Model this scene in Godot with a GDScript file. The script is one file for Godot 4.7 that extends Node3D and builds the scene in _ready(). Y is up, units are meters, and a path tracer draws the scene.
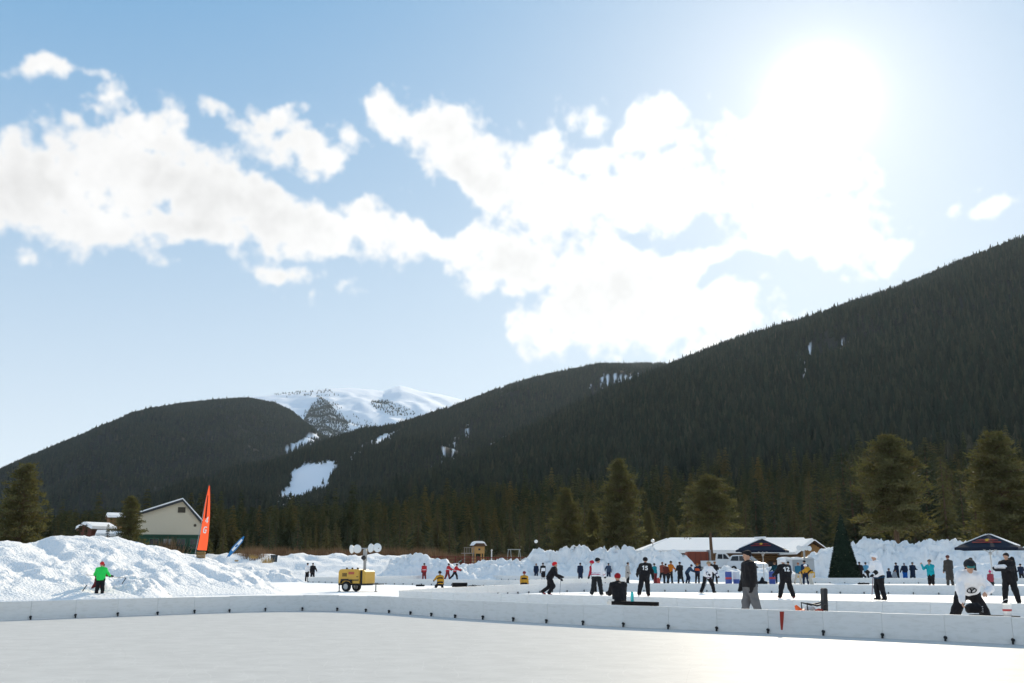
extends Node3D
# Pond hockey rinks in a snowy valley below forested mountains, looking towards a low winter sun.
# y is up, metres; the camera stands on the near rink and looks along -z.

const FOCAL := 995.0
const CAM := Vector3(0.0, 1.4, 0.0)
var tilt := atan(225.5 / FOCAL)
var sun_az := 18.6
var sun_el := 25.2
var rng := RandomNumberGenerator.new()
var mats := {}
var used := {}

# ---------------------------------------------------------------- pixels to places
func px(x: float, y: float) -> Vector3:      # direction through a pixel, one metre deep
	var cx := (x - 512.0) / FOCAL
	var cy := (341.5 - y) / FOCAL
	var d := Vector3(cx, cy * cos(tilt) + sin(tilt), cy * sin(tilt) - cos(tilt))
	return d / -d.z

func at(x: float, y: float, depth: float) -> Vector3:
	return CAM + px(x, y) * depth

func col(x: float, depth: float, h := 0.0) -> Vector3:   # a place on column x at that depth, at height h
	var p := at(x, 575.0, depth)
	return Vector3(p.x, h, -depth)

func az_el(x: float, y: float) -> Vector2:
	var d := px(x, y).normalized()
	return Vector2(rad_to_deg(atan2(d.x, -d.z)), rad_to_deg(asin(d.y)))

func to_px(p: Vector3) -> Vector2:
	var d := p - CAM
	var f := -d.z * cos(tilt) + d.y * sin(tilt)
	return Vector2(512.0 + FOCAL * d.x / f, 341.5 - FOCAL * (d.y * cos(tilt) + d.z * sin(tilt)) / f)

# ---------------------------------------------------------------- mesh building
class MB:
	var v := PackedVector3Array()
	var n := PackedVector3Array()
	var c := PackedColorArray()
	var ix := PackedInt32Array()
	var tint := Color(1, 1, 1)
	var colored := false

	func tri(a: Vector3, b: Vector3, d: Vector3, out: Vector3) -> void:
		var g := (b - a).cross(d - a)
		if g.length_squared() < 1e-18:
			return
		if g.dot(out) > 0.0:
			var t := b; b = d; d = t
		else:
			g = -g
		g = g.normalized()
		var i := v.size()
		v.push_back(a); v.push_back(b); v.push_back(d)
		n.push_back(g); n.push_back(g); n.push_back(g)
		if colored:
			c.push_back(tint); c.push_back(tint); c.push_back(tint)
		ix.push_back(i); ix.push_back(i + 1); ix.push_back(i + 2)

	func quad(a: Vector3, b: Vector3, d: Vector3, e: Vector3, out: Vector3) -> void:
		tri(a, b, d, out)
		tri(a, d, e, out)

	func box(xf: Transform3D, size: Vector3, bevel := 0.0) -> void:
		var h := size * 0.5
		var bv := minf(bevel, minf(h.x, minf(h.y, h.z)) * 0.9)
		var o := xf.basis
		var ax := [Vector3(1, 0, 0), Vector3(0, 1, 0), Vector3(0, 0, 1)]
		for k in 3:
			var u: Vector3 = ax[k]
			var w: Vector3 = ax[(k + 1) % 3]
			var z: Vector3 = ax[(k + 2) % 3]
			var hu := h[k]
			var hw := h[(k + 1) % 3]
			var hz := h[(k + 2) % 3]
			for s: float in [-1.0, 1.0]:
				var cc := u * hu * s
				quad(xf * (cc + w * (hw - bv) + z * (hz - bv)), xf * (cc - w * (hw - bv) + z * (hz - bv)), xf * (cc - w * (hw - bv) - z * (hz - bv)), xf * (cc + w * (hw - bv) - z * (hz - bv)), o * (u * s))
				if bv > 0.0:
					for r: float in [-1.0, 1.0]:
						quad(xf * (u * hu * s + w * (hw - bv) * r + z * (hz - bv)), xf * (u * hu * s + w * (hw - bv) * r - z * (hz - bv)), xf * (u * (hu - bv) * s + w * hw * r - z * (hz - bv)), xf * (u * (hu - bv) * s + w * hw * r + z * (hz - bv)), o * (u * s + w * r))
		if bv > 0.0:
			for sx: float in [-1.0, 1.0]:
				for sy: float in [-1.0, 1.0]:
					for sz: float in [-1.0, 1.0]:
						var q := Vector3(sx, sy, sz)
						tri(xf * (q * Vector3(h.x, h.y - bv, h.z - bv)), xf * (q * Vector3(h.x - bv, h.y, h.z - bv)), xf * (q * Vector3(h.x - bv, h.y - bv, h.z)), o * q)

	func cube(center: Vector3, size: Vector3, bevel := 0.0, turn := 0.0) -> void:
		box(Transform3D(Basis(Vector3.UP, turn), center), size, bevel)

	func bar(a: Vector3, b: Vector3, w: float, t: float) -> void:
		var y := (b - a).normalized()
		var x := y.cross(Vector3.FORWARD if absf(y.dot(Vector3.FORWARD)) < 0.9 else Vector3.RIGHT).normalized()
		box(Transform3D(Basis(x, y, x.cross(y)), (a + b) * 0.5), Vector3(w, (b - a).length(), t), minf(w, t) * 0.15)

	func ring(center: Vector3, bx: Vector3, bz: Vector3, r: float, seg: int, nrm_tilt := 0.0) -> int:
		var i := v.size()
		var ax := bz.cross(bx).normalized()
		for k in seg:
			var a := TAU * k / seg
			var d := bx * cos(a) + bz * sin(a)
			v.push_back(center + d * r)
			n.push_back((d + ax * nrm_tilt).normalized())
			if colored:
				c.push_back(tint)
		return i

	func skin(i: int, j: int, seg: int) -> void:      # between two rings; winding is fixed by the normals
		for k in seg:
			var l := (k + 1) % seg
			face(i + k, i + l, j + l)
			face(i + k, j + l, j + k)

	func face(a: int, b: int, d: int) -> void:
		var g := (v[b] - v[a]).cross(v[d] - v[a])
		ix.push_back(a)
		if g.dot(n[a] + n[b] + n[d]) > 0.0:
			ix.push_back(d); ix.push_back(b)
		else:
			ix.push_back(b); ix.push_back(d)

	func tube(pts: Array, radii: Array, seg := 8, caps := true) -> void:
		var last := -1
		for k in pts.size():
			var p: Vector3 = pts[k]
			var t: Vector3 = (pts[mini(k + 1, pts.size() - 1)] - pts[maxi(k - 1, 0)]).normalized()
			var x := t.cross(Vector3.FORWARD if absf(t.dot(Vector3.FORWARD)) < 0.9 else Vector3.RIGHT).normalized()
			var i := ring(p, x, x.cross(t), radii[k], seg)
			if last >= 0:
				skin(last, i, seg)
			last = i
			if caps and (k == 0 or k == pts.size() - 1):
				var out := -t if k == 0 else t
				for s in range(1, seg - 1):
					tri(v[i], v[i + s], v[i + s + 1], out)

	func lathe(xf: Transform3D, prof: Array, seg := 16) -> void:     # prof: Vector2(radius, height)
		for k in prof.size() - 1:
			var a: Vector2 = prof[k]
			var b: Vector2 = prof[k + 1]
			var dir := b - a
			var tl := -dir.x / maxf(absf(dir.y), 1e-4)
			if absf(dir.y) < 1e-4:
				tl = -signf(dir.x) * 1e4
			var s := 1.0 if dir.y >= 0.0 or absf(dir.y) < 1e-4 else -1.0
			var i := v.size()
			for q in seg:
				var an := TAU * q / seg
				var d := Vector3(cos(an), 0, sin(an))
				var nn := Vector3(d.x * dir.y, -dir.x, d.z * dir.y).normalized()
				v.push_back(xf * (d * a.x + Vector3(0, a.y, 0))); n.push_back((xf.basis * nn).normalized())
				if colored: c.push_back(tint)
			for q in seg:
				var an := TAU * q / seg
				var d := Vector3(cos(an), 0, sin(an))
				var nn := Vector3(d.x * dir.y, -dir.x, d.z * dir.y).normalized()
				v.push_back(xf * (d * b.x + Vector3(0, b.y, 0))); n.push_back((xf.basis * nn).normalized())
				if colored: c.push_back(tint)
			skin(i, i + seg, seg)

	func prism(xf: Transform3D, poly: PackedVector2Array, z0: float, z1: float) -> void:
		var t := Geometry2D.triangulate_polygon(poly)
		var cc := Vector2.ZERO
		for p in poly:
			cc += p / poly.size()
		for k in range(0, t.size(), 3):
			for z: float in [z0, z1]:
				tri(xf * Vector3(poly[t[k]].x, poly[t[k]].y, z), xf * Vector3(poly[t[k + 1]].x, poly[t[k + 1]].y, z), xf * Vector3(poly[t[k + 2]].x, poly[t[k + 2]].y, z), xf.basis * Vector3(0, 0, 1.0 if z == maxf(z0, z1) else -1.0))
		var turn := -1.0 if Geometry2D.is_polygon_clockwise(poly) else 1.0
		for k in poly.size():
			var a := poly[k]
			var b := poly[(k + 1) % poly.size()]
			var e := (b - a) * turn
			quad(xf * Vector3(a.x, a.y, z0), xf * Vector3(b.x, b.y, z0), xf * Vector3(b.x, b.y, z1), xf * Vector3(a.x, a.y, z1), xf.basis * Vector3(e.y, -e.x, 0))

	func mesh() -> ArrayMesh:
		var arr := []
		arr.resize(Mesh.ARRAY_MAX)
		arr[Mesh.ARRAY_VERTEX] = v
		arr[Mesh.ARRAY_NORMAL] = n
		if colored:
			arr[Mesh.ARRAY_COLOR] = c
		arr[Mesh.ARRAY_INDEX] = ix
		var m := ArrayMesh.new()
		m.add_surface_from_arrays(Mesh.PRIMITIVE_TRIANGLES, arr)
		return m

# a distance field meshed as surface nets: one continuous skin round tapered bones
class Field:
	var o: Vector3
	var s: float
	var nx: int
	var ny: int
	var nz: int
	var d := PackedFloat32Array()

	func _init(lo: Vector3, hi: Vector3, cell: float) -> void:
		o = lo; s = cell
		nx = int((hi.x - lo.x) / cell) + 3
		ny = int((hi.y - lo.y) / cell) + 3
		nz = int((hi.z - lo.z) / cell) + 3
		d.resize(nx * ny * nz)
		d.fill(1.0)

	func cap(a: Vector3, b: Vector3, ra: float, rb: float, k := 0.04) -> void:
		var m := maxf(ra, rb) + k + s * 2.0
		var lo := (a.min(b) - Vector3(m, m, m) - o) / s
		var hi := (a.max(b) + Vector3(m, m, m) - o) / s
		var x0 := maxi(0, int(lo.x)); var x1 := mini(nx - 1, int(hi.x) + 1)
		var y0 := maxi(0, int(lo.y)); var y1 := mini(ny - 1, int(hi.y) + 1)
		var z0 := maxi(0, int(lo.z)); var z1 := mini(nz - 1, int(hi.z) + 1)
		var ab := b - a
		var inv := 1.0 / maxf(ab.length_squared(), 1e-9)
		var dr := rb - ra
		for z in range(z0, z1 + 1):
			for y in range(y0, y1 + 1):
				var i := (z * ny + y) * nx + x0
				var p := o + Vector3(x0, y, z) * s - a
				for x in range(x0, x1 + 1):
					var t := clampf(p.dot(ab) * inv, 0.0, 1.0)
					var e := (p - ab * t).length() - ra - dr * t
					var f := d[i]
					var h := maxf(k - absf(e - f), 0.0) / k
					d[i] = minf(e, f) - h * h * k * 0.25
					i += 1
					p.x += s

	func cut(pt: Vector3, nr: Vector3) -> void:      # keep what lies behind the plane
		var i := 0
		for z in nz:
			for y in ny:
				var e := (o + Vector3(0, y, z) * s - pt).dot(nr)
				for x in nx:
					if d[i] < e:
						d[i] = e
					e += nr.x * s
					i += 1

	func into(mb: MB) -> void:
		var at_ := PackedInt32Array()
		at_.resize(nx * ny * nz)
		at_.fill(-1)
		var sx := 1
		var sy := nx
		var sz := nx * ny
		var lim := s * 2.5
		var cells := PackedInt32Array()
		for z in nz - 1:
			for y in ny - 1:
				var i := (z * ny + y) * nx
				for x in nx - 1:
					var a := d[i]
					if a > lim or a < -lim:
						i += 1
						continue
					var b := d[i + sx]; var c_ := d[i + sy]; var e := d[i + sx + sy]
					var f := d[i + sz]; var g := d[i + sz + sx]; var h := d[i + sz + sy]; var k := d[i + sz + sx + sy]
					var q := int(a < 0.0) + int(b < 0.0) + int(c_ < 0.0) + int(e < 0.0) + int(f < 0.0) + int(g < 0.0) + int(h < 0.0) + int(k < 0.0)
					if q == 0 or q == 8:
						i += 1
						continue
					var sum := Vector3.ZERO
					var cnt := 0
					if (a < 0.0) != (b < 0.0): sum += Vector3(a / (a - b), 0, 0); cnt += 1
					if (c_ < 0.0) != (e < 0.0): sum += Vector3(c_ / (c_ - e), 1, 0); cnt += 1
					if (f < 0.0) != (g < 0.0): sum += Vector3(f / (f - g), 0, 1); cnt += 1
					if (h < 0.0) != (k < 0.0): sum += Vector3(h / (h - k), 1, 1); cnt += 1
					if (a < 0.0) != (c_ < 0.0): sum += Vector3(0, a / (a - c_), 0); cnt += 1
					if (b < 0.0) != (e < 0.0): sum += Vector3(1, b / (b - e), 0); cnt += 1
					if (f < 0.0) != (h < 0.0): sum += Vector3(0, f / (f - h), 1); cnt += 1
					if (g < 0.0) != (k < 0.0): sum += Vector3(1, g / (g - k), 1); cnt += 1
					if (a < 0.0) != (f < 0.0): sum += Vector3(0, 0, a / (a - f)); cnt += 1
					if (b < 0.0) != (g < 0.0): sum += Vector3(1, 0, b / (b - g)); cnt += 1
					if (c_ < 0.0) != (h < 0.0): sum += Vector3(0, 1, c_ / (c_ - h)); cnt += 1
					if (e < 0.0) != (k < 0.0): sum += Vector3(1, 1, e / (e - k)); cnt += 1
					at_[i] = mb.v.size()
					if x > 0 and y > 0 and z > 0:
						cells.push_back(i)
					mb.v.push_back(o + (Vector3(x, y, z) + sum / cnt) * s)
					mb.n.push_back(Vector3(b + e + g + k - a - c_ - f - h, c_ + e + h + k - a - b - f - g, f + g + h + k - a - b - c_ - e).normalized())
					if mb.colored:
						mb.c.push_back(mb.tint)
					i += 1
		for j in cells:
			var neg := d[j] < 0.0
			if neg != (d[j + sx] < 0.0):
				_quad(mb, at_[j], at_[j - sy], at_[j - sy - sz], at_[j - sz])
			if neg != (d[j + sy] < 0.0):
				_quad(mb, at_[j], at_[j - sx], at_[j - sx - sz], at_[j - sz])
			if neg != (d[j + sz] < 0.0):
				_quad(mb, at_[j], at_[j - sx], at_[j - sx - sy], at_[j - sy])

	func _quad(mb: MB, a: int, b: int, e: int, f: int) -> void:
		if a < 0 or b < 0 or e < 0 or f < 0:
			return
		mb.face(a, b, e)
		mb.face(a, e, f)

# ---------------------------------------------------------------- materials and naming
func lin(r: float, g: float, b: float) -> Color:
	return Color(r, g, b).linear_to_srgb()

func mat(key: String, color: Color, rough := 0.8, spec := 0.4) -> StandardMaterial3D:
	if not mats.has(key):
		var m := StandardMaterial3D.new()
		m.resource_name = key
		m.albedo_color = color.linear_to_srgb()
		m.roughness = rough
		m.metallic_specular = spec
		mats[key] = m
	return mats[key]

func noise(kind: int, freq: float, oct := 4, sd := 1) -> FastNoiseLite:
	var f := FastNoiseLite.new()
	f.noise_type = kind
	f.frequency = freq
	f.fractal_type = FastNoiseLite.FRACTAL_FBM if oct > 1 else FastNoiseLite.FRACTAL_NONE
	f.fractal_octaves = oct
	f.seed = sd
	return f

func noise_tex(f: FastNoiseLite, size := 512, ramp: Gradient = null) -> ImageTexture:
	var im := f.get_seamless_image(size, size)
	im.convert(Image.FORMAT_RGB8)
	if ramp:
		var out := im.get_data()
		var lut := PackedByteArray()
		for k in 256:
			var q := ramp.sample(k / 255.0)
			lut.push_back(int(q.r * 255)); lut.push_back(int(q.g * 255)); lut.push_back(int(q.b * 255))
		for k in range(0, out.size(), 3):
			var g := out[k] * 3
			out[k] = lut[g]; out[k + 1] = lut[g + 1]; out[k + 2] = lut[g + 2]
		im = Image.create_from_data(size, size, false, Image.FORMAT_RGB8, out)
	return ImageTexture.create_from_image(im)

func numbered(called: String) -> String:
	if not used.has(called):
		used[called] = 0
		return called
	used[called] += 1
	return "%s_%03d" % [called, used[called]]

func tag(o: Node3D, label: String, category: String, group := "") -> Node3D:
	o.set_meta("label", label)
	o.set_meta("category", category)
	if group:
		o.set_meta("group", group)
	return o

func thing(called: String, label: String, category: String, where := Vector3.ZERO, turn := 0.0, group := "") -> Node3D:
	var o := Node3D.new()
	o.name = numbered(called)
	add_child(o)
	o.position = where
	o.rotation.y = turn
	return tag(o, label, category, group)

func part(called: String, mesh: Mesh, m: Material, parent: Node3D, where := Vector3.ZERO) -> MeshInstance3D:
	var o := MeshInstance3D.new()
	o.name = called if parent != self else numbered(called)
	o.mesh = mesh
	o.material_override = m
	o.position = where
	parent.add_child(o, true)
	return o

func structure(called: String, mesh: Mesh, m: Material) -> MeshInstance3D:
	var o := part(called, mesh, m, self)
	o.set_meta("kind", "structure")
	return o

# ---------------------------------------------------------------- sky
var cloud_lumps := []
var cn1: FastNoiseLite
var cn2: FastNoiseLite
var cn3: FastNoiseLite
var cn4: FastNoiseLite

func lump(x: float, y: float, rx: float, ry: float, turn := 0.0, amount := 1.0) -> void:
	var p := az_el(x, y)
	cloud_lumps.append([p.x, p.y, 17.7 / rx, 17.7 / ry, cos(deg_to_rad(turn)), sin(deg_to_rad(turn)), amount, maxf(rx, ry) / 17.7 * 1.75])

func sky_at(d: Vector3, sun: Vector3) -> Color:
	var el := asin(clampf(d.y, -1.0, 1.0))
	var up := clampf(el / 1.0, 0.0, 1.0)
	# clear air: pale at the horizon, bluer higher up and away from the sun
	var ang := rad_to_deg(acos(clampf(d.dot(sun), -1.0, 1.0)))
	var t := 1.0 - pow(1.0 - up, 2.3)
	var r := lerpf(0.76, 0.02, t); var g := lerpf(0.82, 0.225, t); var b := lerpf(0.85, 0.48, t)
	var near := 0.69 * exp(-ang / 12.5)
	r = lerpf(r, 0.98, near); g = lerpf(g, 0.955, near); b = lerpf(b, 0.92, near)
	var core := 1.3 * exp(-pow(ang / 1.8, 2.0)) + 0.11 * exp(-ang / 6.0)
	r += core; g += core; b += core * 0.98
	# clouds
	var az := rad_to_deg(atan2(d.x, -d.z))
	var ed := rad_to_deg(el)
	if ed < 2.0:
		return Color(r, g, b)
	var w := Vector3(cn3.get_noise_3dv(d), cn3.get_noise_3dv(d + Vector3(3, 1, 2)), 0.0)
	var u := az + w.x * 2.2
	var e := ed + w.y * 1.6
	var shape := -1.0
	for q in cloud_lumps:
		var dx: float = u - q[0]
		var dy: float = e - q[1]
		if absf(dx) > q[7] or absf(dy) > q[7]:
			continue
		var x1: float = (dx * q[4] + dy * q[5]) * q[2]
		var y1: float = (dy * q[4] - dx * q[5]) * q[3]
		var s: float = 1.0 - sqrt(x1 * x1 + y1 * y1)
		if q[6] > 0.0:
			shape = maxf(shape, s * q[6])
		elif s > -0.6:
			shape = minf(shape, lerpf(shape, -0.25, clampf(s + 0.6, 0.0, 1.0)))
	if absf(az) > 34.0 or ed > 33.0:      # the same fair-weather clouds go on round the sky
		var k := clampf(maxf((absf(az) - 34.0) / 8.0, (ed - 33.0) / 8.0), 0.0, 1.0)
		shape = maxf(shape, lerpf(-1.0, cn1.get_noise_3dv(d * Vector3(0.32, 0.9, 0.32) + Vector3(7, 0, 3)) * 1.9 - 0.05, k))
	if shape < -0.75:
		return Color(r, g, b)
	var f := cn1.get_noise_3dv(d)
	var f2 := cn2.get_noise_3dv(d)
	var val := shape * 1.05 + f * 0.42 - f2 * 0.36 + cn4.get_noise_3dv(d) * 0.40 + 0.02
	var a := smoothstep(-0.16, 0.36, val)
	if a > 0.0:
		var thick := clampf(val * 0.9, 0.0, 1.0)
		var lit := 0.80 - 0.17 * thick * clampf(0.45 + f * 1.5 + f2 * 0.8, 0.0, 1.0) + near * 0.30 + core * 0.4
		r = lerpf(r, lit, a); g = lerpf(g, lit * 0.995, a); b = lerpf(b, lit * 0.985, a)
	return Color(r, g, b)

func make_sky(sun: Vector3) -> ImageTexture:
	cn1 = noise(FastNoiseLite.TYPE_SIMPLEX_SMOOTH, 7.0, 5, 11)
	cn2 = noise(FastNoiseLite.TYPE_SIMPLEX_SMOOTH, 15.0, 5, 5)
	cn2.fractal_type = FastNoiseLite.FRACTAL_RIDGED
	cn4 = noise(FastNoiseLite.TYPE_SIMPLEX_SMOOTH, 46.0, 4, 9)
	cn3 = noise(FastNoiseLite.TYPE_SIMPLEX_SMOOTH, 9.0, 2, 8)
	for q in [[-40, 190, 100, 62], [50, 190, 120, 60], [120, 165, 85, 54], [138, 126, 48, 25], [205, 200, 85, 48], [270, 215, 70, 33], [95, 222, 95, 34], [185, 230, 75, 24], [325, 228, 70, 30],
			[385, 232, 62, 36], [440, 246, 60, 36], [495, 262, 60, 36], [395, 105, 50, 28], [440, 128, 62, 38, -20], [480, 165, 66, 46, -15], [365, 210, 46, 26],
			[560, 195, 95, 68], [640, 190, 95, 60], [700, 225, 110, 66], [625, 290, 115, 66], [560, 310, 62, 38], [690, 305, 95, 46, 10], [770, 175, 95, 62],
			[805, 232, 76, 34], [640, 135, 70, 26], [575, 150, 60, 30],
			[40, 74, 62, 9, -8, 0.46], [270, 119, 30, 15, 10, 0.5], [312, 143, 58, 19, 0, 0.6], [226, 105, 14, 9, 0, 0.4], [577, 105, 26, 18, 0, 0.42],
			[296, 268, 60, 16, -10, 0.5], [347, 288, 32, 20, 0, 0.6], [993, 206, 38, 9, 12, 0.42], [870, 255, 30, 10, 0, 0.4],
			[690, 240, 52, 13, 0, -1.0], [740, 275, 40, 10, 10, -1.0], [440, 192, 26, 22, 0, -1.0]]:
		lump(q[0], q[1], q[2], q[3], q[4] if q.size() > 4 else 0.0, q[5] if q.size() > 5 else 1.0)
	var W := 4096
	var H := 2048
	var small := _sky_patch(sun, 0, 0, 512, 256, 512, 256)
	small.resize(W, H, Image.INTERPOLATE_CUBIC)
	var x0 := int((0.5 - 33.0 / 360.0) * W)
	var x1 := int((0.5 + 33.0 / 360.0) * W)
	var y0 := int((0.5 - 36.0 / 180.0) * H)
	var y1 := int(0.5 * H)
	var fine := _sky_patch(sun, x0, y0, x1 - x0, y1 - y0, W, H)
	small.blit_rect(fine, Rect2i(0, 0, x1 - x0, y1 - y0), Vector2i(x0, y0))
	var out := Image.create_empty(W, H, false, Image.FORMAT_RGBF)     # straight ahead lies at the edge of a panorama
	out.blit_rect(small, Rect2i(W / 2, 0, W / 2, H), Vector2i(0, 0))
	out.blit_rect(small, Rect2i(0, 0, W / 2, H), Vector2i(W / 2, 0))
	return ImageTexture.create_from_image(out)

func _sky_patch(sun: Vector3, x0: int, y0: int, w: int, h: int, W: int, H: int) -> Image:
	var data := PackedFloat32Array()
	data.resize(w * h * 3)
	var i := 0
	for y in h:
		var el := (0.5 - (y0 + y + 0.5) / H) * PI
		var ce := cos(el)
		var se := sin(el)
		for x in w:
			var az := ((x0 + x + 0.5) / W - 0.5) * TAU
			var c := sky_at(Vector3(sin(az) * ce, maxf(se, 0.0), -cos(az) * ce), sun)
			data[i] = c.r; data[i + 1] = c.g; data[i + 2] = c.b
			i += 3
	return Image.create_from_data(w, h, false, Image.FORMAT_RGBF, data.to_byte_array())

# ---------------------------------------------------------------- mountains and their forests
class Hill:
	var az := PackedFloat32Array()     # degrees
	var tan_el := PackedFloat32Array()
	var far := PackedFloat32Array()    # distance of the ridge
	var base: float
	var power: float
	var amp: float
	var nz: FastNoiseLite

	func ridge(a: float) -> Vector2:
		var k := 0
		while k < az.size() - 2 and az[k + 1] < a:
			k += 1
		var t := clampf((a - az[k]) / (az[k + 1] - az[k]), 0.0, 1.0)
		return Vector2(lerpf(tan_el[k], tan_el[k + 1], t), lerpf(far[k], far[k + 1], t))

	func height(x: float, z: float) -> float:
		var r := sqrt(x * x + z * z)
		var a := rad_to_deg(atan2(x, -z))
		var q := ridge(a)
		var top := q.x * q.y
		var t := (r - base) / (q.y - base)
		if t <= 0.0:
			return -2.0
		if t > 1.0:
			return top * (1.0 - pow((t - 1.0) * 1.5, 1.5)) - 1.0
		return q.x * r * (1.0 - pow(1.0 - t, power)) + nz.get_noise_2d(x, z) * amp * sin(PI * t) * minf(1.0, r / 1500.0)

func make_hill(sky_line: Array, base: float, power: float, amp: float, tree_h: float, sd: int) -> Hill:
	var h := Hill.new()
	h.base = base
	h.power = power
	h.amp = amp
	h.nz = noise(FastNoiseLite.TYPE_SIMPLEX_SMOOTH, 1.0 / 420.0, 3, sd)
	for q in sky_line:
		var d := px(q[0], q[1])
		var flat := Vector2(d.x, d.z).length()
		h.az.push_back(rad_to_deg(atan2(d.x, -d.z)))
		h.tan_el.push_back(d.y / flat + (1.4 - tree_h) / q[2])
		h.far.push_back(q[2])
	return h

func inside(p: Vector2, polys: Array) -> bool:
	for q in polys:
		if Geometry2D.is_point_in_polygon(p, q):
			return true
	return false

func hill_mesh(h: Hill, a0: float, a1: float, na: int, nr: int, tree_shade_c: Color, snow_c: Color, polys: Array, thin: Array, snow_all := false) -> ArrayMesh:
	var mb := MB.new()
	mb.colored = true
	var pos := PackedVector3Array()
	var nn := noise(FastNoiseLite.TYPE_SIMPLEX_SMOOTH, 1.0 / 90.0, 3, 77)
	for i in na + 1:
		var a := lerpf(a0, a1, float(i) / na)
		var far := h.ridge(a).y
		for j in nr + 1:
			var t := float(j) / nr * 1.35
			var r := h.base + (far - h.base) * t - (20.0 if j == 0 else 0.0)
			var x := sin(deg_to_rad(a)) * r
			var z := -cos(deg_to_rad(a)) * r
			var p := Vector3(x, h.height(x, z), z)
			pos.push_back(p)
			var q := to_px(p) + Vector2(nn.get_noise_2d(x, z), nn.get_noise_2d(z, x)) * 3.0
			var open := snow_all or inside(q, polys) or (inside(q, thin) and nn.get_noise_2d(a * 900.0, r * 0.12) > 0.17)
			mb.c.push_back(snow_c if open else tree_shade_c)  # ground outside the clearings gets the painted tree shade
	var w := nr + 1
	for i in na + 1:
		for j in w:
			var dx := pos[mini(i + 1, na) * w + j] - pos[maxi(i - 1, 0) * w + j]
			var dr := pos[i * w + mini(j + 1, nr)] - pos[i * w + maxi(j - 1, 0)]
			var nrm := dx.cross(dr)
			mb.n.push_back(nrm.normalized() if nrm.y > 0.0 else -nrm.normalized())
	mb.v = pos
	for i in na:
		for j in nr:
			var k := i * w + j
			mb.face(k, k + 1, k + w + 1)
			mb.face(k, k + w + 1, k + w)
	return mb.mesh()

func far_conifer(sd: int, tiers: int, width: float) -> ArrayMesh:
	# a small spruce one metre high: jagged, drooping tiers round a bare stem
	var r := RandomNumberGenerator.new()
	r.seed = sd
	var mb := MB.new()
	mb.colored = true
	mb.tint = Color(0.45, 0.36, 0.28)
	mb.tube([Vector3(0, -0.05, 0), Vector3(0, 0.3, 0)], [0.016, 0.012], 4, false)
	var seg := 7
	for k in tiers:
		var t := float(k) / tiers
		var y0 := 0.10 + t * 0.82
		var rad := width * pow(1.0 - t * 0.93, 0.85) * r.randf_range(0.8, 1.15)
		var topy := y0 + 0.30 * (1.0 - t * 0.55)
		var tip := Vector3(r.randf_range(-0.01, 0.01), minf(topy, 1.0), r.randf_range(-0.01, 0.01))
		var off := r.randf() * TAU
		var b := r.randf_range(0.8, 1.2)
		mb.tint = Color(b, b, b)
		for s in seg:
			var a := off + TAU * s / seg
			var rr := rad * r.randf_range(0.65, 1.2)
			var p := Vector3(cos(a) * rr, y0 - r.randf_range(0.0, 0.05), sin(a) * rr)
			var a1 := a - TAU / seg * 0.42
			var a2 := a + TAU / seg * 0.42
			var q1 := Vector3(cos(a1), 0, sin(a1)) * rad * 0.42 + Vector3(0, y0 + 0.06, 0)
			var q2 := Vector3(cos(a2), 0, sin(a2)) * rad * 0.42 + Vector3(0, y0 + 0.06, 0)
			mb.tri(tip, q1, p, Vector3(cos(a), 0.6, sin(a)))
			mb.tri(tip, p, q2, Vector3(cos(a), 0.6, sin(a)))
	return mb.mesh()

func forest(called: String, label: String, h: Hill, a0: float, a1: float, count: int, r_lo: float, r_hi: float, size: Vector2, open: Array, thin: Array, m: Material, mesh: Mesh, sd: int, upper := 1.02) -> void:
	var r := RandomNumberGenerator.new()
	r.seed = sd
	var spots := []
	var tints := PackedColorArray()
	var gap := noise(FastNoiseLite.TYPE_SIMPLEX_SMOOTH, 1.0 / 70.0, 2, sd + 9)
	var tries := 0
	while spots.size() < count and tries < count * 3:
		tries += 1
		var a := deg_to_rad(r.randf_range(a0, a1))
		var far: float = h.ridge(rad_to_deg(a)).y * upper
		var hi := minf(far, r_hi)
		var d := sqrt(lerpf(r_lo * r_lo, hi * hi, r.randf()))
		var x := sin(a) * d
		var z := -cos(a) * d
		var y := h.height(x, z)
		var p := Vector3(x, y, z)
		var q := to_px(p)
		if inside(q + Vector2(r.randf_range(-2, 2), r.randf_range(-2, 2)), open) and r.randf() > 0.004:
			continue
		if thin and inside(q, thin) and (r.randf() < 0.35 or gap.get_noise_2d(x, z) > -0.02):
			continue
		var s := r.randf_range(size.x, size.y) * (1.0 if r.randf() > 0.06 else 1.35)
		var w := r.randf_range(0.85, 1.2)
		spots.append(Transform3D(Basis(Vector3.UP, r.randf() * TAU).scaled(Vector3(s * w, s, s * w)), p - Vector3(0, 0.3, 0)))
		# spruce, pine or a beetle-killed grey-brown tree, at random
		var kind: Color = [Color(0.80, 0.92, 0.82), Color(1.02, 1.0, 0.9), Color(1.25, 1.15, 0.95), Color(1.7, 1.35, 1.15)][r.randi() % 3 if r.randf() > 0.025 else 3]
		tints.push_back(kind * r.randf_range(0.85, 1.15))
	var mm := MultiMesh.new()
	mm.transform_format = MultiMesh.TRANSFORM_3D
	mm.use_colors = true
	mm.mesh = mesh
	mm.instance_count = spots.size()
	for k in spots.size():
		mm.set_instance_transform(k, spots[k])
		mm.set_instance_color(k, tints[k])
	var o := MultiMeshInstance3D.new()
	o.name = numbered(called)
	o.multimesh = mm
	o.material_override = m
	add_child(o)
	o.set_meta("kind", "stuff")
	tag(o, label, "forest")

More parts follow.
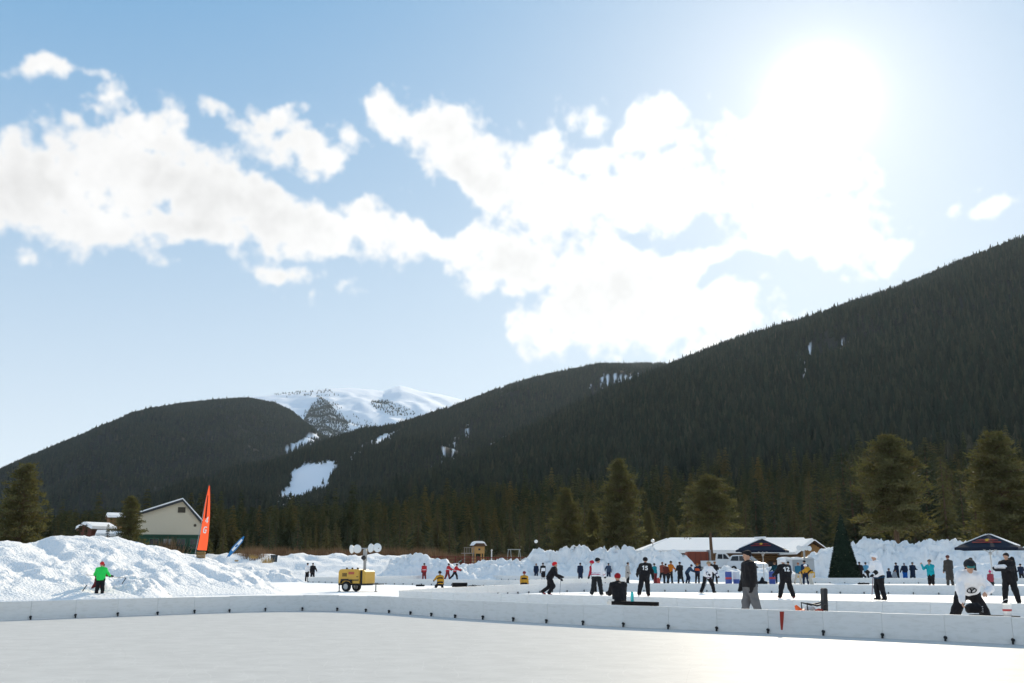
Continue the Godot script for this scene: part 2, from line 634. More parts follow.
func make_mountains() -> void:
	var P := func(flat: Array) -> PackedVector2Array:
		var q := PackedVector2Array()
		for k in range(0, flat.size(), 2):
			q.push_back(Vector2(flat[k], flat[k + 1]))
		return q
	var near_hill := make_hill([[-60, 545, 800], [120, 538, 800], [220, 528, 850], [280, 516, 900], [340, 501, 1000], [400, 481, 1100], [460, 458, 1250], [512, 435, 1400], [560, 412, 1500],
		[612, 390, 1600], [660, 367, 1700], [700, 352, 1750], [750, 334, 1800], [800, 318, 1850], [850, 300, 1900], [900, 284, 1900], [960, 260, 1950], [1024, 237, 2000], [1110, 204, 2050], [1250, 170, 2100]], 270, 2.8, 26, 14, 3)
	var mid_hill := make_hill([[-80, 545, 1700], [60, 522, 1800], [100, 511, 1900], [150, 498, 2000], [200, 483, 2100], [240, 470, 2200], [280, 457, 2300], [325, 442, 2400], [360, 432, 2500], [400, 421, 2600],
		[450, 406, 2700], [480, 394, 2800], [512, 382, 2900], [560, 370, 3000], [600, 362, 3100], [640, 361, 3200], [680, 362, 3200], [730, 372, 3200], [820, 400, 3200]], 800, 2.0, 60, 15, 4)
	var left_hill := make_hill([[-140, 530, 4000], [-60, 496, 4200], [0, 470, 4300], [30, 457, 4400], [60, 443, 4400], [100, 425, 4500], [150, 408, 4600], [180, 403, 4700], [200, 401, 4700], [250, 398, 4800],
		[275, 402, 4800], [290, 409, 4700], [305, 421, 4600], [330, 438, 4500], [380, 462, 4400], [440, 490, 4300]], 1700, 1.9, 90, 16, 5)
	var summit := make_hill([[150, 440, 7800], [200, 415, 7800], [235, 401, 7800], [250, 397, 8000], [280, 394, 8000], [300, 392, 8000], [330, 388.5, 8000], [350, 387.5, 8200], [370, 389.5, 8200], [384, 391, 8300],
		[391, 388, 8300], [400, 385.5, 8400], [409, 387.5, 8400], [420, 391, 8400], [440, 394, 8500], [460, 399, 8500], [500, 413, 8500], [560, 440, 8500]], 4800, 1.8, 60, 0, 6)
	var open := [P.call([274, 504, 279, 494, 289, 484, 292, 470, 302, 464, 318, 461, 338, 460, 336, 470, 330, 480, 326, 492, 316, 496, 306, 502, 296, 506])]
	var open_mid := open + [P.call([374, 448, 376, 438, 386, 434, 400, 430, 396, 437, 384, 443, 378, 448])]
	var thin_mid := [P.call([344, 456, 372, 438, 376, 446, 350, 462]), P.call([440, 462, 445, 444, 456, 438, 464, 424, 474, 424, 468, 446, 450, 460]), P.call([410, 478, 440, 462, 460, 462, 436, 480]), P.call([588, 400, 591, 382, 604, 376, 640, 372, 640, 378, 602, 388, 596, 400]), P.call([498, 400, 500, 390, 520, 392, 518, 402]),
		P.call([482, 450, 498, 436, 520, 434, 500, 448])]
	var open_left := [P.call([280, 452, 292, 444, 312, 434, 328, 431, 322, 437, 304, 446, 290, 453])]
	var thin_near := [P.call([660, 512, 664, 492, 672, 482, 694, 476, 720, 480, 700, 500, 690, 512]), P.call([786, 396, 790, 372, 800, 352, 812, 340, 846, 338, 850, 352, 812, 366, 800, 392]), P.call([940, 470, 950, 455, 1000, 440, 1000, 480]), P.call([60, 522, 90, 505, 120, 498, 116, 522])]
	var ground := mat("hill_snow_and_shade", Color(1, 1, 1), 0.95, 0.2)  # vertex colours hold the snow and the tree shade painted over it
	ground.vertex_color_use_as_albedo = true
	var tree_shade_c := Color(0.035, 0.034, 0.028)  # shade under the trees, painted dark onto ground that is really snow
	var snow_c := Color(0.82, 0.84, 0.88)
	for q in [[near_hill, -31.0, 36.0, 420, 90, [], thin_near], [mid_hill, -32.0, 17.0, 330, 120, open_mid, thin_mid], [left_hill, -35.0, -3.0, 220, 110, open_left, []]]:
		structure("hill", hill_mesh(q[0], q[1], q[2], q[3], q[4], tree_shade_c, snow_c, q[5], q[6]), ground)
	structure("mountain", hill_mesh(summit, -21.0, 4.0, 260, 90, tree_shade_c, snow_c, [], [], true), ground)
	var needles := mat("far_needles", Color(0.043, 0.050, 0.038), 0.9, 0.25)
	needles.vertex_color_use_as_albedo = true
	var c1 := far_conifer(1, 8, 0.22)
	var c2 := far_conifer(2, 7, 0.19)
	var c3 := far_conifer(3, 9, 0.25)
	var tall := Vector2(9.5, 16)
	forest("forest", "dense dark conifer forest covering the big slope under the sun", near_hill, -26, 31, 25000, 430, 2100, tall, [], thin_near, needles, c1, 21)
	forest("forest", "dense dark conifer forest covering the big slope under the sun", near_hill, -26, 31, 25000, 430, 2100, tall, [], thin_near, needles, c2, 22)
	forest("forest", "dense dark conifer forest covering the big slope under the sun", near_hill, -26, 31, 9000, 430, 1000, Vector2(11, 17), [], thin_near, needles, c3, 23)
	forest("forest", "forest on the middle ridge around the white ski run clearing", mid_hill, -29, 9, 40000, 1000, 3300, tall, open_mid, thin_mid, needles, c1, 24)
	forest("forest", "forest on the middle ridge around the white ski run clearing", mid_hill, -29, 9, 34000, 1000, 3300, tall, open_mid, thin_mid, needles, c3, 25)
	forest("forest", "hazy blue-green forest covering the far rounded mountain", left_hill, -31, -5, 60000, 2300, 4900, Vector2(13, 20), open_left, [], needles, c3, 26)
	for k in 3:
		forest("forest", "tall spruces at the foot of the slope behind the lone valley trees", near_hill, -30, 33, 1100, 285, 470, Vector2(13, 19), [], thin_near, leaf_mats[k], crowns[k], 41 + k)
	# the tree line below the white summit
	var patch := [P.call([306, 432, 298, 418, 310, 406, 318, 396, 326, 400, 338, 404, 344, 412, 352, 414, 364, 420, 380, 426, 370, 440, 330, 445])]
	var bits := [P.call([370, 402, 384, 400, 412, 410, 416, 416, 390, 416, 374, 408]), P.call([270, 394, 330, 390, 340, 396, 280, 398])]
	patch_forest(summit, P.call([304, 434, 304, 420, 312, 406, 320, 398, 328, 402, 336, 412, 346, 420, 356, 440, 320, 446]), 3000, needles, c3, 31)
	patch_forest(summit, patch[0], 500, needles, c1, 34)
	patch_forest(summit, bits[0], 320, needles, c3, 32)
	patch_forest(summit, bits[1], 110, needles, c3, 33)

func patch_forest(h: Hill, poly: PackedVector2Array, count: int, m: Material, mesh: Mesh, sd: int) -> void:
	var r := RandomNumberGenerator.new()
	r.seed = sd
	var spots := []
	var lo := 90.0
	var hi := -90.0
	for p in poly:
		lo = minf(lo, az_el(p.x, p.y).x)
		hi = maxf(hi, az_el(p.x, p.y).x)
	for k in count * 12:
		var a := deg_to_rad(r.randf_range(lo, hi))
		var d := sqrt(lerpf(pow(5000.0, 2), pow(8400.0, 2), r.randf()))
		var p := Vector3(sin(a) * d, 0, -cos(a) * d)
		p.y = h.height(p.x, p.z)
		if Geometry2D.is_point_in_polygon(to_px(p), poly):
			var s := r.randf_range(12, 20)
			spots.append(Transform3D(Basis(Vector3.UP, r.randf() * TAU).scaled(Vector3(s, s, s)), p))
			if spots.size() >= count:
				break
	var mm := MultiMesh.new()
	mm.transform_format = MultiMesh.TRANSFORM_3D
	mm.mesh = mesh
	mm.instance_count = spots.size()
	for k in spots.size():
		mm.set_instance_transform(k, spots[k])
	var o := MultiMeshInstance3D.new()
	o.name = numbered("forest")
	o.multimesh = mm
	o.material_override = m
	add_child(o)
	o.set_meta("kind", "stuff")
	tag(o, ["dark patch of forest running up towards the snowy summit", "scattered dark trees on the snow right below the summit cone", "thin line of trees along the snowy shoulder", "loose fringe of trees around the dark patch below the summit"][sd - 31], "forest")

# ---------------------------------------------------------------- trees
var crowns := []          # unit-height crowns: four spruces, then three pines
var trunks := []
var leaf_mats := []
var bark: StandardMaterial3D

func tuft(mb: MB, p: Vector3, dir: Vector3, size: float, r: RandomNumberGenerator, many: int) -> void:
	for k in many:
		var d := (dir + Vector3(r.randf_range(-0.7, 0.7), r.randf_range(-0.5, 0.5), r.randf_range(-0.7, 0.7))).normalized()
		var side := d.cross(Vector3(r.randf_range(-1, 1), r.randf_range(-1, 1), r.randf_range(-1, 1))).normalized()
		var l := size * r.randf_range(0.7, 1.3)
		mb.tri(p - d * l * 0.25 - side * l * 0.30, p - d * l * 0.25 + side * l * 0.30, p + d * l, Vector3(dir.x, 0.5, dir.z))

func make_spruce(sd: int, whorls: int, width: float, tufts: int) -> void:
	var r := RandomNumberGenerator.new()
	r.seed = sd
	var mb := MB.new()
	mb.colored = true
	for k in whorls:
		var t := (k + r.randf() * 0.7) / whorls
		var y := 0.06 + 0.92 * t
		var reach := width * pow(1.0 - t, 0.8) * r.randf_range(0.75, 1.2) + 0.008
		if t < 0.15:
			reach *= 0.55 + t * 3.0
		var arms := 5 + int(4 * (1.0 - t))
		var a0 := r.randf() * TAU
		for s in arms:
			if r.randf() < 0.1:
				continue
			var a := a0 + TAU * s / arms + r.randf_range(-0.3, 0.3)
			var l := reach * r.randf_range(0.6, 1.2)
			var d := Vector3(cos(a), 0, sin(a))
			var b := r.randf_range(0.7, 1.3)
			mb.tint = Color(b * r.randf_range(0.95, 1.15), b, b * 0.95)
			for q in tufts:
				var f := (q + 0.5) / tufts
				var p := d * l * f + Vector3(0, y - l * 0.55 * f * f + l * 0.1 * f, 0)
				tuft(mb, p, d * 0.8 + Vector3(0, -0.35, 0), maxf(l * 0.30, 0.020), r, 3)
	crowns.append(mb.mesh())
	var tk := MB.new()
	tk.tube([Vector3(0, -0.02, 0), Vector3(0, 0.3, 0), Vector3(0, 0.97, 0)], [0.017, 0.013, 0.002], 7)
	trunks.append(tk.mesh())

func random_green(r: RandomNumberGenerator) -> Color:      # a shade of needle green drawn at random, wherever the pad sits
	var g := r.randf_range(0.7, 1.3)
	return Color(g * r.randf_range(0.95, 1.15), g, g * 0.92)

func make_pine(sd: int, low: float, width: float, lumps: int, forked := false) -> void:
	var r := RandomNumberGenerator.new()
	r.seed = sd
	var mb := MB.new()
	mb.colored = true
	var tk := MB.new()
	var lean := Vector3(r.randf_range(-0.02, 0.02), 0, r.randf_range(-0.02, 0.02))
	if forked:
		tk.tube([Vector3(-0.022, -0.03, 0), Vector3(-0.024, 0.2, 0.004), Vector3(-0.012, 0.45, 0), Vector3(0.0, 0.95, 0)], [0.014, 0.012, 0.009, 0.002], 8)
		tk.tube([Vector3(0.024, -0.03, 0.01), Vector3(0.024, 0.15, 0.004), Vector3(0.034, 0.4, 0.01), Vector3(0.02, 0.8, 0)], [0.015, 0.013, 0.009, 0.002], 8)
	else:
		tk.tube([Vector3(0, -0.03, 0), lean * 0.5 + Vector3(0, 0.3, 0), lean + Vector3(0, 0.6, 0), Vector3(0, 0.95, 0)], [0.019, 0.015, 0.010, 0.002], 8)
	for k in lumps:      # boughs: each carries flattened pads of needles on its outer half
		var t := pow((k + r.randf()) / lumps, 0.92)
		var y := low + (0.96 - low) * t
		var reach := width * (0.62 + 0.5 * sin(PI * clampf(0.12 + t * 0.62, 0, 1))) * pow(1.0 - t * 0.97, 0.5) * r.randf_range(0.50, 1.22)
		var a := k * 2.4 + r.randf_range(-0.4, 0.4)
		var d := Vector3(cos(a), 0, sin(a))
		var rise := r.randf_range(-0.05, 0.16) - (0.25 if t < 0.2 else 0.0)
		var tip := d * reach + Vector3(0, y + rise * reach, 0)
		tk.tube([Vector3(0, y - 0.01, 0) + lean * t, tip], [0.0045, 0.0012], 4, false)
		var pads := 2 + int(reach / 0.055)
		for q in pads:
			mb.tint = random_green(r)
			var along := 0.28 + 0.74 * (q + r.randf() * 0.8) / pads      # where the pad sits on its bough, from stem to tip
			var side := Vector3(-d.z, 0, d.x) * r.randf_range(-1, 1) * reach * 0.32 * along
			var c := d * reach * along + side + Vector3(0, y + rise * reach * along + r.randf_range(0.0, 0.014), 0)
			var s := r.randf_range(0.020, 0.034) * (1.0 - 0.3 * t)
			for e in 34:
				var o := Vector3(r.randfn(), r.randfn() * 0.5, r.randfn()) * s * 0.80
				tuft(mb, c + o, o.normalized() + Vector3(0, 0.4, 0) + d * 0.4, s * 0.72, r, 1)
	crowns.append(mb.mesh())
	trunks.append(tk.mesh())

func prepare_trees() -> void:
	bark = mat("bark", Color(0.105, 0.072, 0.048), 0.95, 0.2)
	var bt := noise_tex(noise(FastNoiseLite.TYPE_SIMPLEX, 0.06, 4, 3), 256)
	bark.heightmap_enabled = true
	bark.heightmap_texture = bt
	bark.heightmap_scale = 2.0
	bark.uv1_triplanar = true
	for q in [[0.076, 0.080, 0.044], [0.054, 0.064, 0.038], [0.098, 0.094, 0.050], [0.108, 0.104, 0.050]]:
		var m := mat("needles_%d" % leaf_mats.size(), Color(q[0], q[1], q[2]), 0.75, 0.3)
		m.vertex_color_use_as_albedo = true
		m.backlight_enabled = true
		m.backlight = lin(q[0] * 6.0, q[1] * 6.0, q[2] * 5.0)
		leaf_mats.append(m)
	make_spruce(101, 30, 0.17, 4)
	make_spruce(102, 26, 0.14, 4)
	make_spruce(103, 32, 0.20, 5)
	make_spruce(104, 28, 0.125, 4)
	make_pine(201, 0.14, 0.225, 128)
	make_pine(202, 0.33, 0.28, 124, true)
	make_pine(203, 0.05, 0.29, 128)
	make_pine(204, 0.46, 0.31, 90)

func tree(called: String, label: String, kind: int, leaf: int, where: Vector3, high: float, wide: float, turn: float, group := "") -> Node3D:
	var o := thing(called, label, "tree", where, turn, group)
	o.scale = Vector3(high * wide, high, high * wide)
	part("trunk", trunks[kind], bark, o)
	part("crown", crowns[kind], leaf_mats[leaf], o)
	return o

func top_at(y: float, depth: float) -> float:      # height above the ice of pixel row y at that depth
	return at(512, y, depth).y

func make_trees() -> void:
	var near_names := [
		# x, top row, depth, kind, width factor, leaf, label
		[15, 461, 92, 6, 1.0, 3, "broad olive-gold pine rising behind the tall ploughed snowbank"],
		[125, 494, 104, 6, 0.85, 3, "young olive pine standing beside the beige gabled house"],
		[567, 486, 152, 6, 0.90, 3, "bushy pine left of the tallest pine behind the ragged snowbank"],
		[594, 503, 156, 6, 0.62, 3, "short pine squeezed between two bigger pines above the snowbank"],
		[621, 456, 150, 4, 0.98, 3, "tallest full pine left of the snow-roofed lodge"],
		[650, 508, 158, 6, 0.62, 3, "small round pine at the hipped end of the lodge"],
		[674, 516, 160, 6, 0.60, 3, "lowest small pine peeking over the lodge roof"],
		[713, 472, 122, 7, 1.0, 3, "pine with one bare trunk in front of the lodge roof"],
		[899, 432, 126, 5, 1.0, 3, "big pine with two bare trunks on the chunky snowbank"],
		[1010, 428, 134, 4, 1.28, 3, "wide pine with low sweeping boughs beside the blue parasol"]]
	for q in near_names:
		var h := top_at(q[1], q[2])
		tree("pine_tree", q[6], q[3], q[5], col(q[0], q[2]), h, q[4], float(q[0]) * 0.7)
	for q in [[50, 519, 112], [57, 521, 114], [64, 518, 116], [70, 521, 113], [76, 519, 115], [82, 522, 112], [88, 512, 140], [98, 506, 142], [104, 522, 114]]:
		tree("conifer_tree", "slim dark conifer in the row between the olive pine and red cabin", 3, 1, col(q[0], q[2]), top_at(q[1], q[2]), 1.0, q[0], "slim dark conifers by the red cabin")
	# the tree line on the valley floor
	var prof := [[40, 524], [100, 526], [200, 534], [240, 528], [300, 522], [360, 520], [420, 510], [470, 514], [520, 510], [560, 508], [640, 505], [700, 502], [740, 492], [790, 488], [830, 478], [860, 462], [900, 462], [960, 460], [1040, 470]]
	var r := RandomNumberGenerator.new()
	r.seed = 5
	for k in 210:
		var x := 44.0 + 1000.0 * (k + r.randf()) / 210.0
		if x > 86 and x < 122 and r.randf() < 0.6:
			continue
		if x > 655 and x < 700 and r.randf() < 0.55:
			continue
		var i := 0
		while i < prof.size() - 2 and prof[i + 1][0] < x:
			i += 1
		var top: float = lerpf(prof[i][1], prof[i + 1][1], clampf((x - prof[i][0]) / (prof[i + 1][0] - prof[i][0]), 0, 1)) + r.randf_range(-14, 26)
		var depth := r.randf_range(178, 272)
		if x < 130:
			depth = r.randf_range(150, 190)
		var h := maxf(top_at(top, depth), 5.0)
		var kind := r.randi() % 4
		var golden := r.randf() < 0.25
		tree("conifer_tree", "golden-olive conifer in the tree line along the valley floor" if golden else "dark green conifer in the tree line along the valley floor", kind, 3 if golden else r.randi() % 3, col(x, depth), h, r.randf_range(0.85, 1.2), r.randf() * TAU, "golden trees of the valley tree line" if golden else "dark trees of the valley tree line")
	for q in [[420, 496, 215, 2, 1.1], [479, 514, 190, 0, 1.0], [296, 512, 205, 1, 1.0], [267, 514, 210, 1, 1.0], [850, 444, 220, 2, 0.9], [868, 452, 225, 3, 1.0], [936, 440, 228, 2, 0.95], [822, 470, 200, 2, 1.0], [760, 476, 230, 0, 1.0], [531, 508, 200, 0, 1.0], [550, 520, 178, 2, 1.0], [497, 530, 175, 2, 1.2]]:
		tree("conifer_tree", "dark green conifer in the tree line along the valley floor", q[3], 1, col(q[0], q[2]), top_at(q[1], q[2]), q[4], q[0], "dark trees of the valley tree line")

func make_bushes() -> void:
	var twig := mat("willow_twigs", Color(0.26, 0.165, 0.095), 0.85, 0.25)
	twig.vertex_color_use_as_albedo = true
	var kinds := []
	for sd in 3:
		var r := RandomNumberGenerator.new()
		r.seed = 300 + sd
		var mb := MB.new()
		mb.colored = true
		for k in 800:
			var a := r.randf() * TAU
			var f := sqrt(r.randf())
			var p := Vector3(cos(a), 0, sin(a)) * f * 0.45
			var h := (1.0 - 0.45 * f * f) * r.randf_range(0.55, 1.05)
			var d := Vector3(cos(a) * f * 0.5 + r.randf_range(-0.25, 0.25), 1.0, sin(a) * f * 0.5 + r.randf_range(-0.25, 0.25)) * h
			var b := r.randf_range(0.6, 1.4)
			mb.tint = Color(b, b * r.randf_range(0.85, 1.05), b * r.randf_range(0.7, 1.0))
			var side := Vector3(-sin(a), 0, cos(a)) * 0.022
			mb.tri(p - side, p + side, p + d, Vector3(cos(a), 0.2, sin(a)))
			mb.tri(p + d * 0.4 - side, p + d * 0.4 + side, p + d * 0.8 + Vector3(r.randf_range(-0.2, 0.2), 0.15, r.randf_range(-0.2, 0.2)), Vector3(cos(a), 0.2, sin(a)))
		kinds.append(mb.mesh())
	var rr := RandomNumberGenerator.new()
	rr.seed = 12
	var spots := []
	for k in 30:
		var x := 248.0 + k * 6.4 + rr.randf_range(-2, 2)
		spots.append([x, rr.randf_range(134, 142), rr.randf_range(543.5, 547), "rust-brown willow bush in the thicket below the tree line", "willow thicket"])
	for k in 16:
		spots.append([436.0 + k * 7.0 + rr.randf_range(-2, 2), rr.randf_range(146, 160), rr.randf_range(549, 555), "low brown bush behind the red rail fence", "bushes behind the rail fence"])
	for q in [[150, 118, 529], [160, 116, 533], [168, 115, 534]]:
		spots.append([q[0], q[1], q[2], "bare grey-brown shrub in front of the beige house", "shrubs by the house"])
	for q in [[244, 118, 545], [252, 117, 545], [260, 118, 547]]:
		spots.append([q[0], q[1], q[2], "orange-brown willow clump beside the blue feather flag", "willows by the blue flag"])
	for q in spots:
		var h := top_at(q[2], q[1])
		var o := part("willow_bush", kinds[rr.randi() % 3], twig, self, col(q[0], q[1]))
		o.scale = Vector3(h * rr.randf_range(0.6, 0.9), h, h * 0.7)
		o.rotation.y = rr.randf() * TAU
		tag(o, q[3], "bush", q[4])

# ---------------------------------------------------------------- snowbanks
func bank(label: String, pts: Array, chunk: float, lump_size: float, cell: float, m: Material, sd: int, furrow := 0.0) -> void:
	# pts: [column, depth, crest height, width towards the rinks, width behind]
	var path := []
	for q in pts:
		path.append([col(q[0], q[1]), q[2], q[3], q[4]])
	var rows := []
	for k in path.size() - 1:
		var a: Vector3 = path[k][0]
		var b: Vector3 = path[k + 1][0]
		var steps := maxi(1, int((b - a).length() / cell))
		for s in steps:
			var t := float(s) / steps
			var e := t * t * (3.0 - 2.0 * t)
			rows.append([a.lerp(b, t), lerpf(path[k][1], path[k + 1][1], e), lerpf(path[k][2], path[k + 1][2], t), lerpf(path[k][3], path[k + 1][3], t)])
	rows.append(path[-1])
	var n1 := noise(FastNoiseLite.TYPE_SIMPLEX_SMOOTH, 1.0 / 5.0, 3, sd)
	var nc := noise(FastNoiseLite.TYPE_CELLULAR, 1.0 / lump_size, 2, sd + 1)
	nc.cellular_return_type = FastNoiseLite.RETURN_DISTANCE
	var nd := noise(FastNoiseLite.TYPE_CELLULAR, 1.0 / (lump_size * 0.55), 1, sd + 2)
	nd.cellular_return_type = FastNoiseLite.RETURN_CELL_VALUE
	var nf := noise(FastNoiseLite.TYPE_SIMPLEX, 1.0 / 0.7, 3, sd + 4)
	var mb := MB.new()
	var wmax := 0.0
	for q in rows:
		wmax = maxf(wmax, q[2] + q[3])
	var cols := maxi(10, int(wmax / cell))
	for i in rows.size():
		var q: Array = rows[i]
		var ends := clampf(minf(i, rows.size() - 1 - i) * cell / 1.5, 0.0, 1.0)
		var span := int(5.0 / cell)
		var along: Vector3 = (rows[mini(i + span, rows.size() - 1)][0] - rows[maxi(i - span, 0)][0]).normalized()
		var front := Vector3(-along.z, 0, along.x)
		if front.z < 0.0:
			front = -front
		for j in cols + 1:
			var t := lerpf(1.0, -1.0, float(j) / cols)
			var p: Vector3 = q[0] + front * (t * (q[2] if t > 0.0 else q[3]))
			var base := maxf(0.0, 1.0 - absf(t))
			var bend := 0.25 if furrow > 0.0 else 0.55
			base = base * base * (3.0 - 2.0 * base) * bend + base * (1.0 - bend)
			var l := (0.55 - nc.get_noise_2d(p.x, p.z) * 0.9 - 0.6) * chunk + nd.get_noise_2d(p.x, p.z) * chunk * 0.36 + nf.get_noise_2d(p.x, p.z) * chunk * 0.30 + n1.get_noise_2d(p.x, p.z) * chunk * 1.1
			var h: float = q[1] * base + l * smoothstep(0.0, 0.3, base) * ends
			if furrow > 0.0 and t > 0.0:      # runnels down the ploughed face
				var along_s := i * cell + nf.get_noise_2d(t * 3.0, i * 0.02) * 0.8 + t * 2.5
				h += furrow * (nf.get_noise_2d(along_s * 0.30, t * 0.55) * 1.4) * smoothstep(0.0, 0.35, base) * (1.15 - base)
			p += front * l * 0.5 * base
			p.y = maxf(h, 0.0) - 0.05 * (1.0 - smoothstep(0.0, 0.06, h)) - (0.15 if absf(t) > 0.999 or i == 0 or i == rows.size() - 1 else 0.0)
			mb.v.push_back(p)
	var w := cols + 1
	for i in rows.size():
		for j in w:
			var d1 := mb.v[mini(i + 1, rows.size() - 1) * w + j] - mb.v[maxi(i - 1, 0) * w + j]
			var d2 := mb.v[i * w + mini(j + 1, cols)] - mb.v[i * w + maxi(j - 1, 0)]
			var g := d1.cross(d2).normalized()
			mb.n.push_back(g if g.y >= 0.0 else -g)
	for i in rows.size() - 1:
		for j in cols:
			var k := i * w + j
			mb.face(k, k + 1, k + w + 1)
			mb.face(k, k + w + 1, k + w)
	if furrow > 0.0:
		bank_pts = mb.v
	tag(part("snowbank", mb.mesh(), m, self), label, "snowbank")

var bank_pts := PackedVector3Array()

func on_bank(x: float, y: float) -> Vector3:      # where the line of sight through that pixel meets the tall bank
	var best := Vector3.ZERO
	var off := 1e9
	for p in bank_pts:
		var e := to_px(p).distance_to(Vector2(x, y)) + p.length() * 0.02
		if e < off:
			off = e
			best = p
	return best

func make_banks() -> void:
	var m: StandardMaterial3D = mats["snow_rough"]
	bank("tall smooth ploughed snowbank behind the person in green", [[-130, 46, 2.5, 9, 8], [-60, 49, 2.6, 10, 8], [0, 51.5, 2.62, 11, 8], [22, 52.5, 2.5, 9.5, 8], [50, 54, 2.95, 9.2, 8], [110, 57, 3.05, 9.4, 8], [150, 59, 2.6, 9.6, 8], [190, 61, 2.1, 9.2, 8], [222, 62.5, 1.6, 7.5, 7], [242, 63.5, 0.9, 5, 6], [258, 64, 0.1, 2, 4]], 0.12, 1.2, 0.17, m, 41, 0.30)
	bank("small heap of shovelled snow beside the person in green", [[108, 48.8, 0.05, 1.6, 2], [118, 48.6, 0.85, 2.4, 3], [130, 48.8, 0.95, 2.6, 3], [150, 49, 0.75, 2.6, 3], [175, 49.5, 0.05, 2, 2]], 0.30, 0.7, 0.12, m, 43)
	bank("low broken snow ridge beyond the empty snow field", [[228, 96, 0.3, 2, 3], [242, 97, 1.2, 3, 5], [265, 99, 0.9, 3, 5], [285, 100, 0.7, 3, 5], [297, 101, 0.1, 2, 3]], 0.4, 1.2, 0.25, m, 45)
	bank("long gentle snow berm in front of the willow thicket", [[180, 118, 2.4, 14, 8], [230, 118, 2.7, 14, 8], [270, 120, 2.75, 14, 8], [330, 122, 2.7, 14, 8], [380, 124, 2.6, 12, 8], [430, 126, 2.4, 8, 8], [450, 127, 1.6, 5, 8]], 0.35, 2.2, 0.5, m, 47)
	bank("lumpy snow pile behind the yellow light tower", [[382, 118, 0.3, 3, 3], [392, 117, 2.2, 5, 4], [420, 117, 2.3, 5, 4], [440, 118, 1.8, 5, 4], [470, 118, 1.4, 5, 4], [505, 119, 1.6, 5, 4], [530, 120, 2.2, 5, 4]], 0.55, 1.2, 0.22, m, 49)
	bank("high ragged snowbank under the row of valley pines", [[520, 122, 2.2, 5, 4], [535, 122, 2.9, 5, 4], [550, 122, 3.1, 5, 4], [562, 122, 3.3, 5, 4], [600, 122, 3.5, 5, 4], [615, 122, 3.1, 5, 4], [632, 122, 2.7, 5, 4], [650, 120, 2.8, 4, 4], [676, 112, 2.9, 4, 4], [690, 110, 0.5, 3, 3]], 0.85, 1.3, 0.2, m, 51)
	bank("low snow mounds around the parked trucks", [[684, 104, 0.4, 3, 3], [700, 103, 0.9, 3, 3], [720, 102, 0.9, 3, 3], [745, 101, 0.8, 3, 3], [765, 100, 1.3, 3, 3], [790, 101, 0.9, 3, 3], [806, 101, 0.2, 2, 2]], 0.45, 1.0, 0.25, m, 53)
	bank("tall chunky snowbank behind the cone-shaped tree", [[800, 113, 2.0, 4, 4], [820, 112, 2.9, 4.5, 4], [845, 111, 3.2, 5, 4], [868, 110, 3.7, 5.5, 5], [892, 110, 3.9, 5.5, 5], [925, 110, 3.8, 5.5, 5], [944, 110, 3.3, 5, 5], [962, 110, 3.6, 5, 5], [1000, 110, 3.3, 5, 5], [1050, 110, 3.3, 5, 5], [1110, 110, 3.0, 5, 5]], 0.75, 1.2, 0.2, m, 55)
	bank("flat packed snow of the parking lot under the trucks", [[676, 119, 0.3, 6, 5], [690, 119, 0.95, 7, 6], [720, 118, 0.95, 8, 7], [750, 117, 0.95, 8, 7], [765, 117, 0.2, 6, 5]], 0.05, 1.0, 0.4, m, 59)
	bank("lower shelf of shaded snow at the foot of the chunky bank", [[858, 103, 0.3, 2, 3], [872, 102, 1.1, 2, 3], [920, 101, 1.3, 2, 3], [980, 100, 1.5, 2, 3], [1060, 100, 1.4, 2, 3]], 0.3, 1.0, 0.25, m, 57)

# ---------------------------------------------------------------- rinks
func smooth_path(pts: Array, step: float) -> Array:
	var c := Curve3D.new()
	c.bake_interval = 0.1
	for k in pts.size():
		var p := Vector3(pts[k][0], 0, -pts[k][1])
		var a: Array = pts[maxi(k - 1, 0)]
		var b: Array = pts[mini(k + 1, pts.size() - 1)]
		var t := Vector3(b[0] - a[0], 0, -(b[1] - a[1])).normalized()
		var l1 := Vector2(pts[k][0] - a[0], pts[k][1] - a[1]).length() * 0.33
		var l2 := Vector2(b[0] - pts[k][0], b[1] - pts[k][1]).length() * 0.33
		c.add_point(p, -t * l1, t * l2)
	var out := []
	var d := 0.0
	while d <= c.get_baked_length():
		out.append(c.sample_baked(d, true))
		d += step
	return out

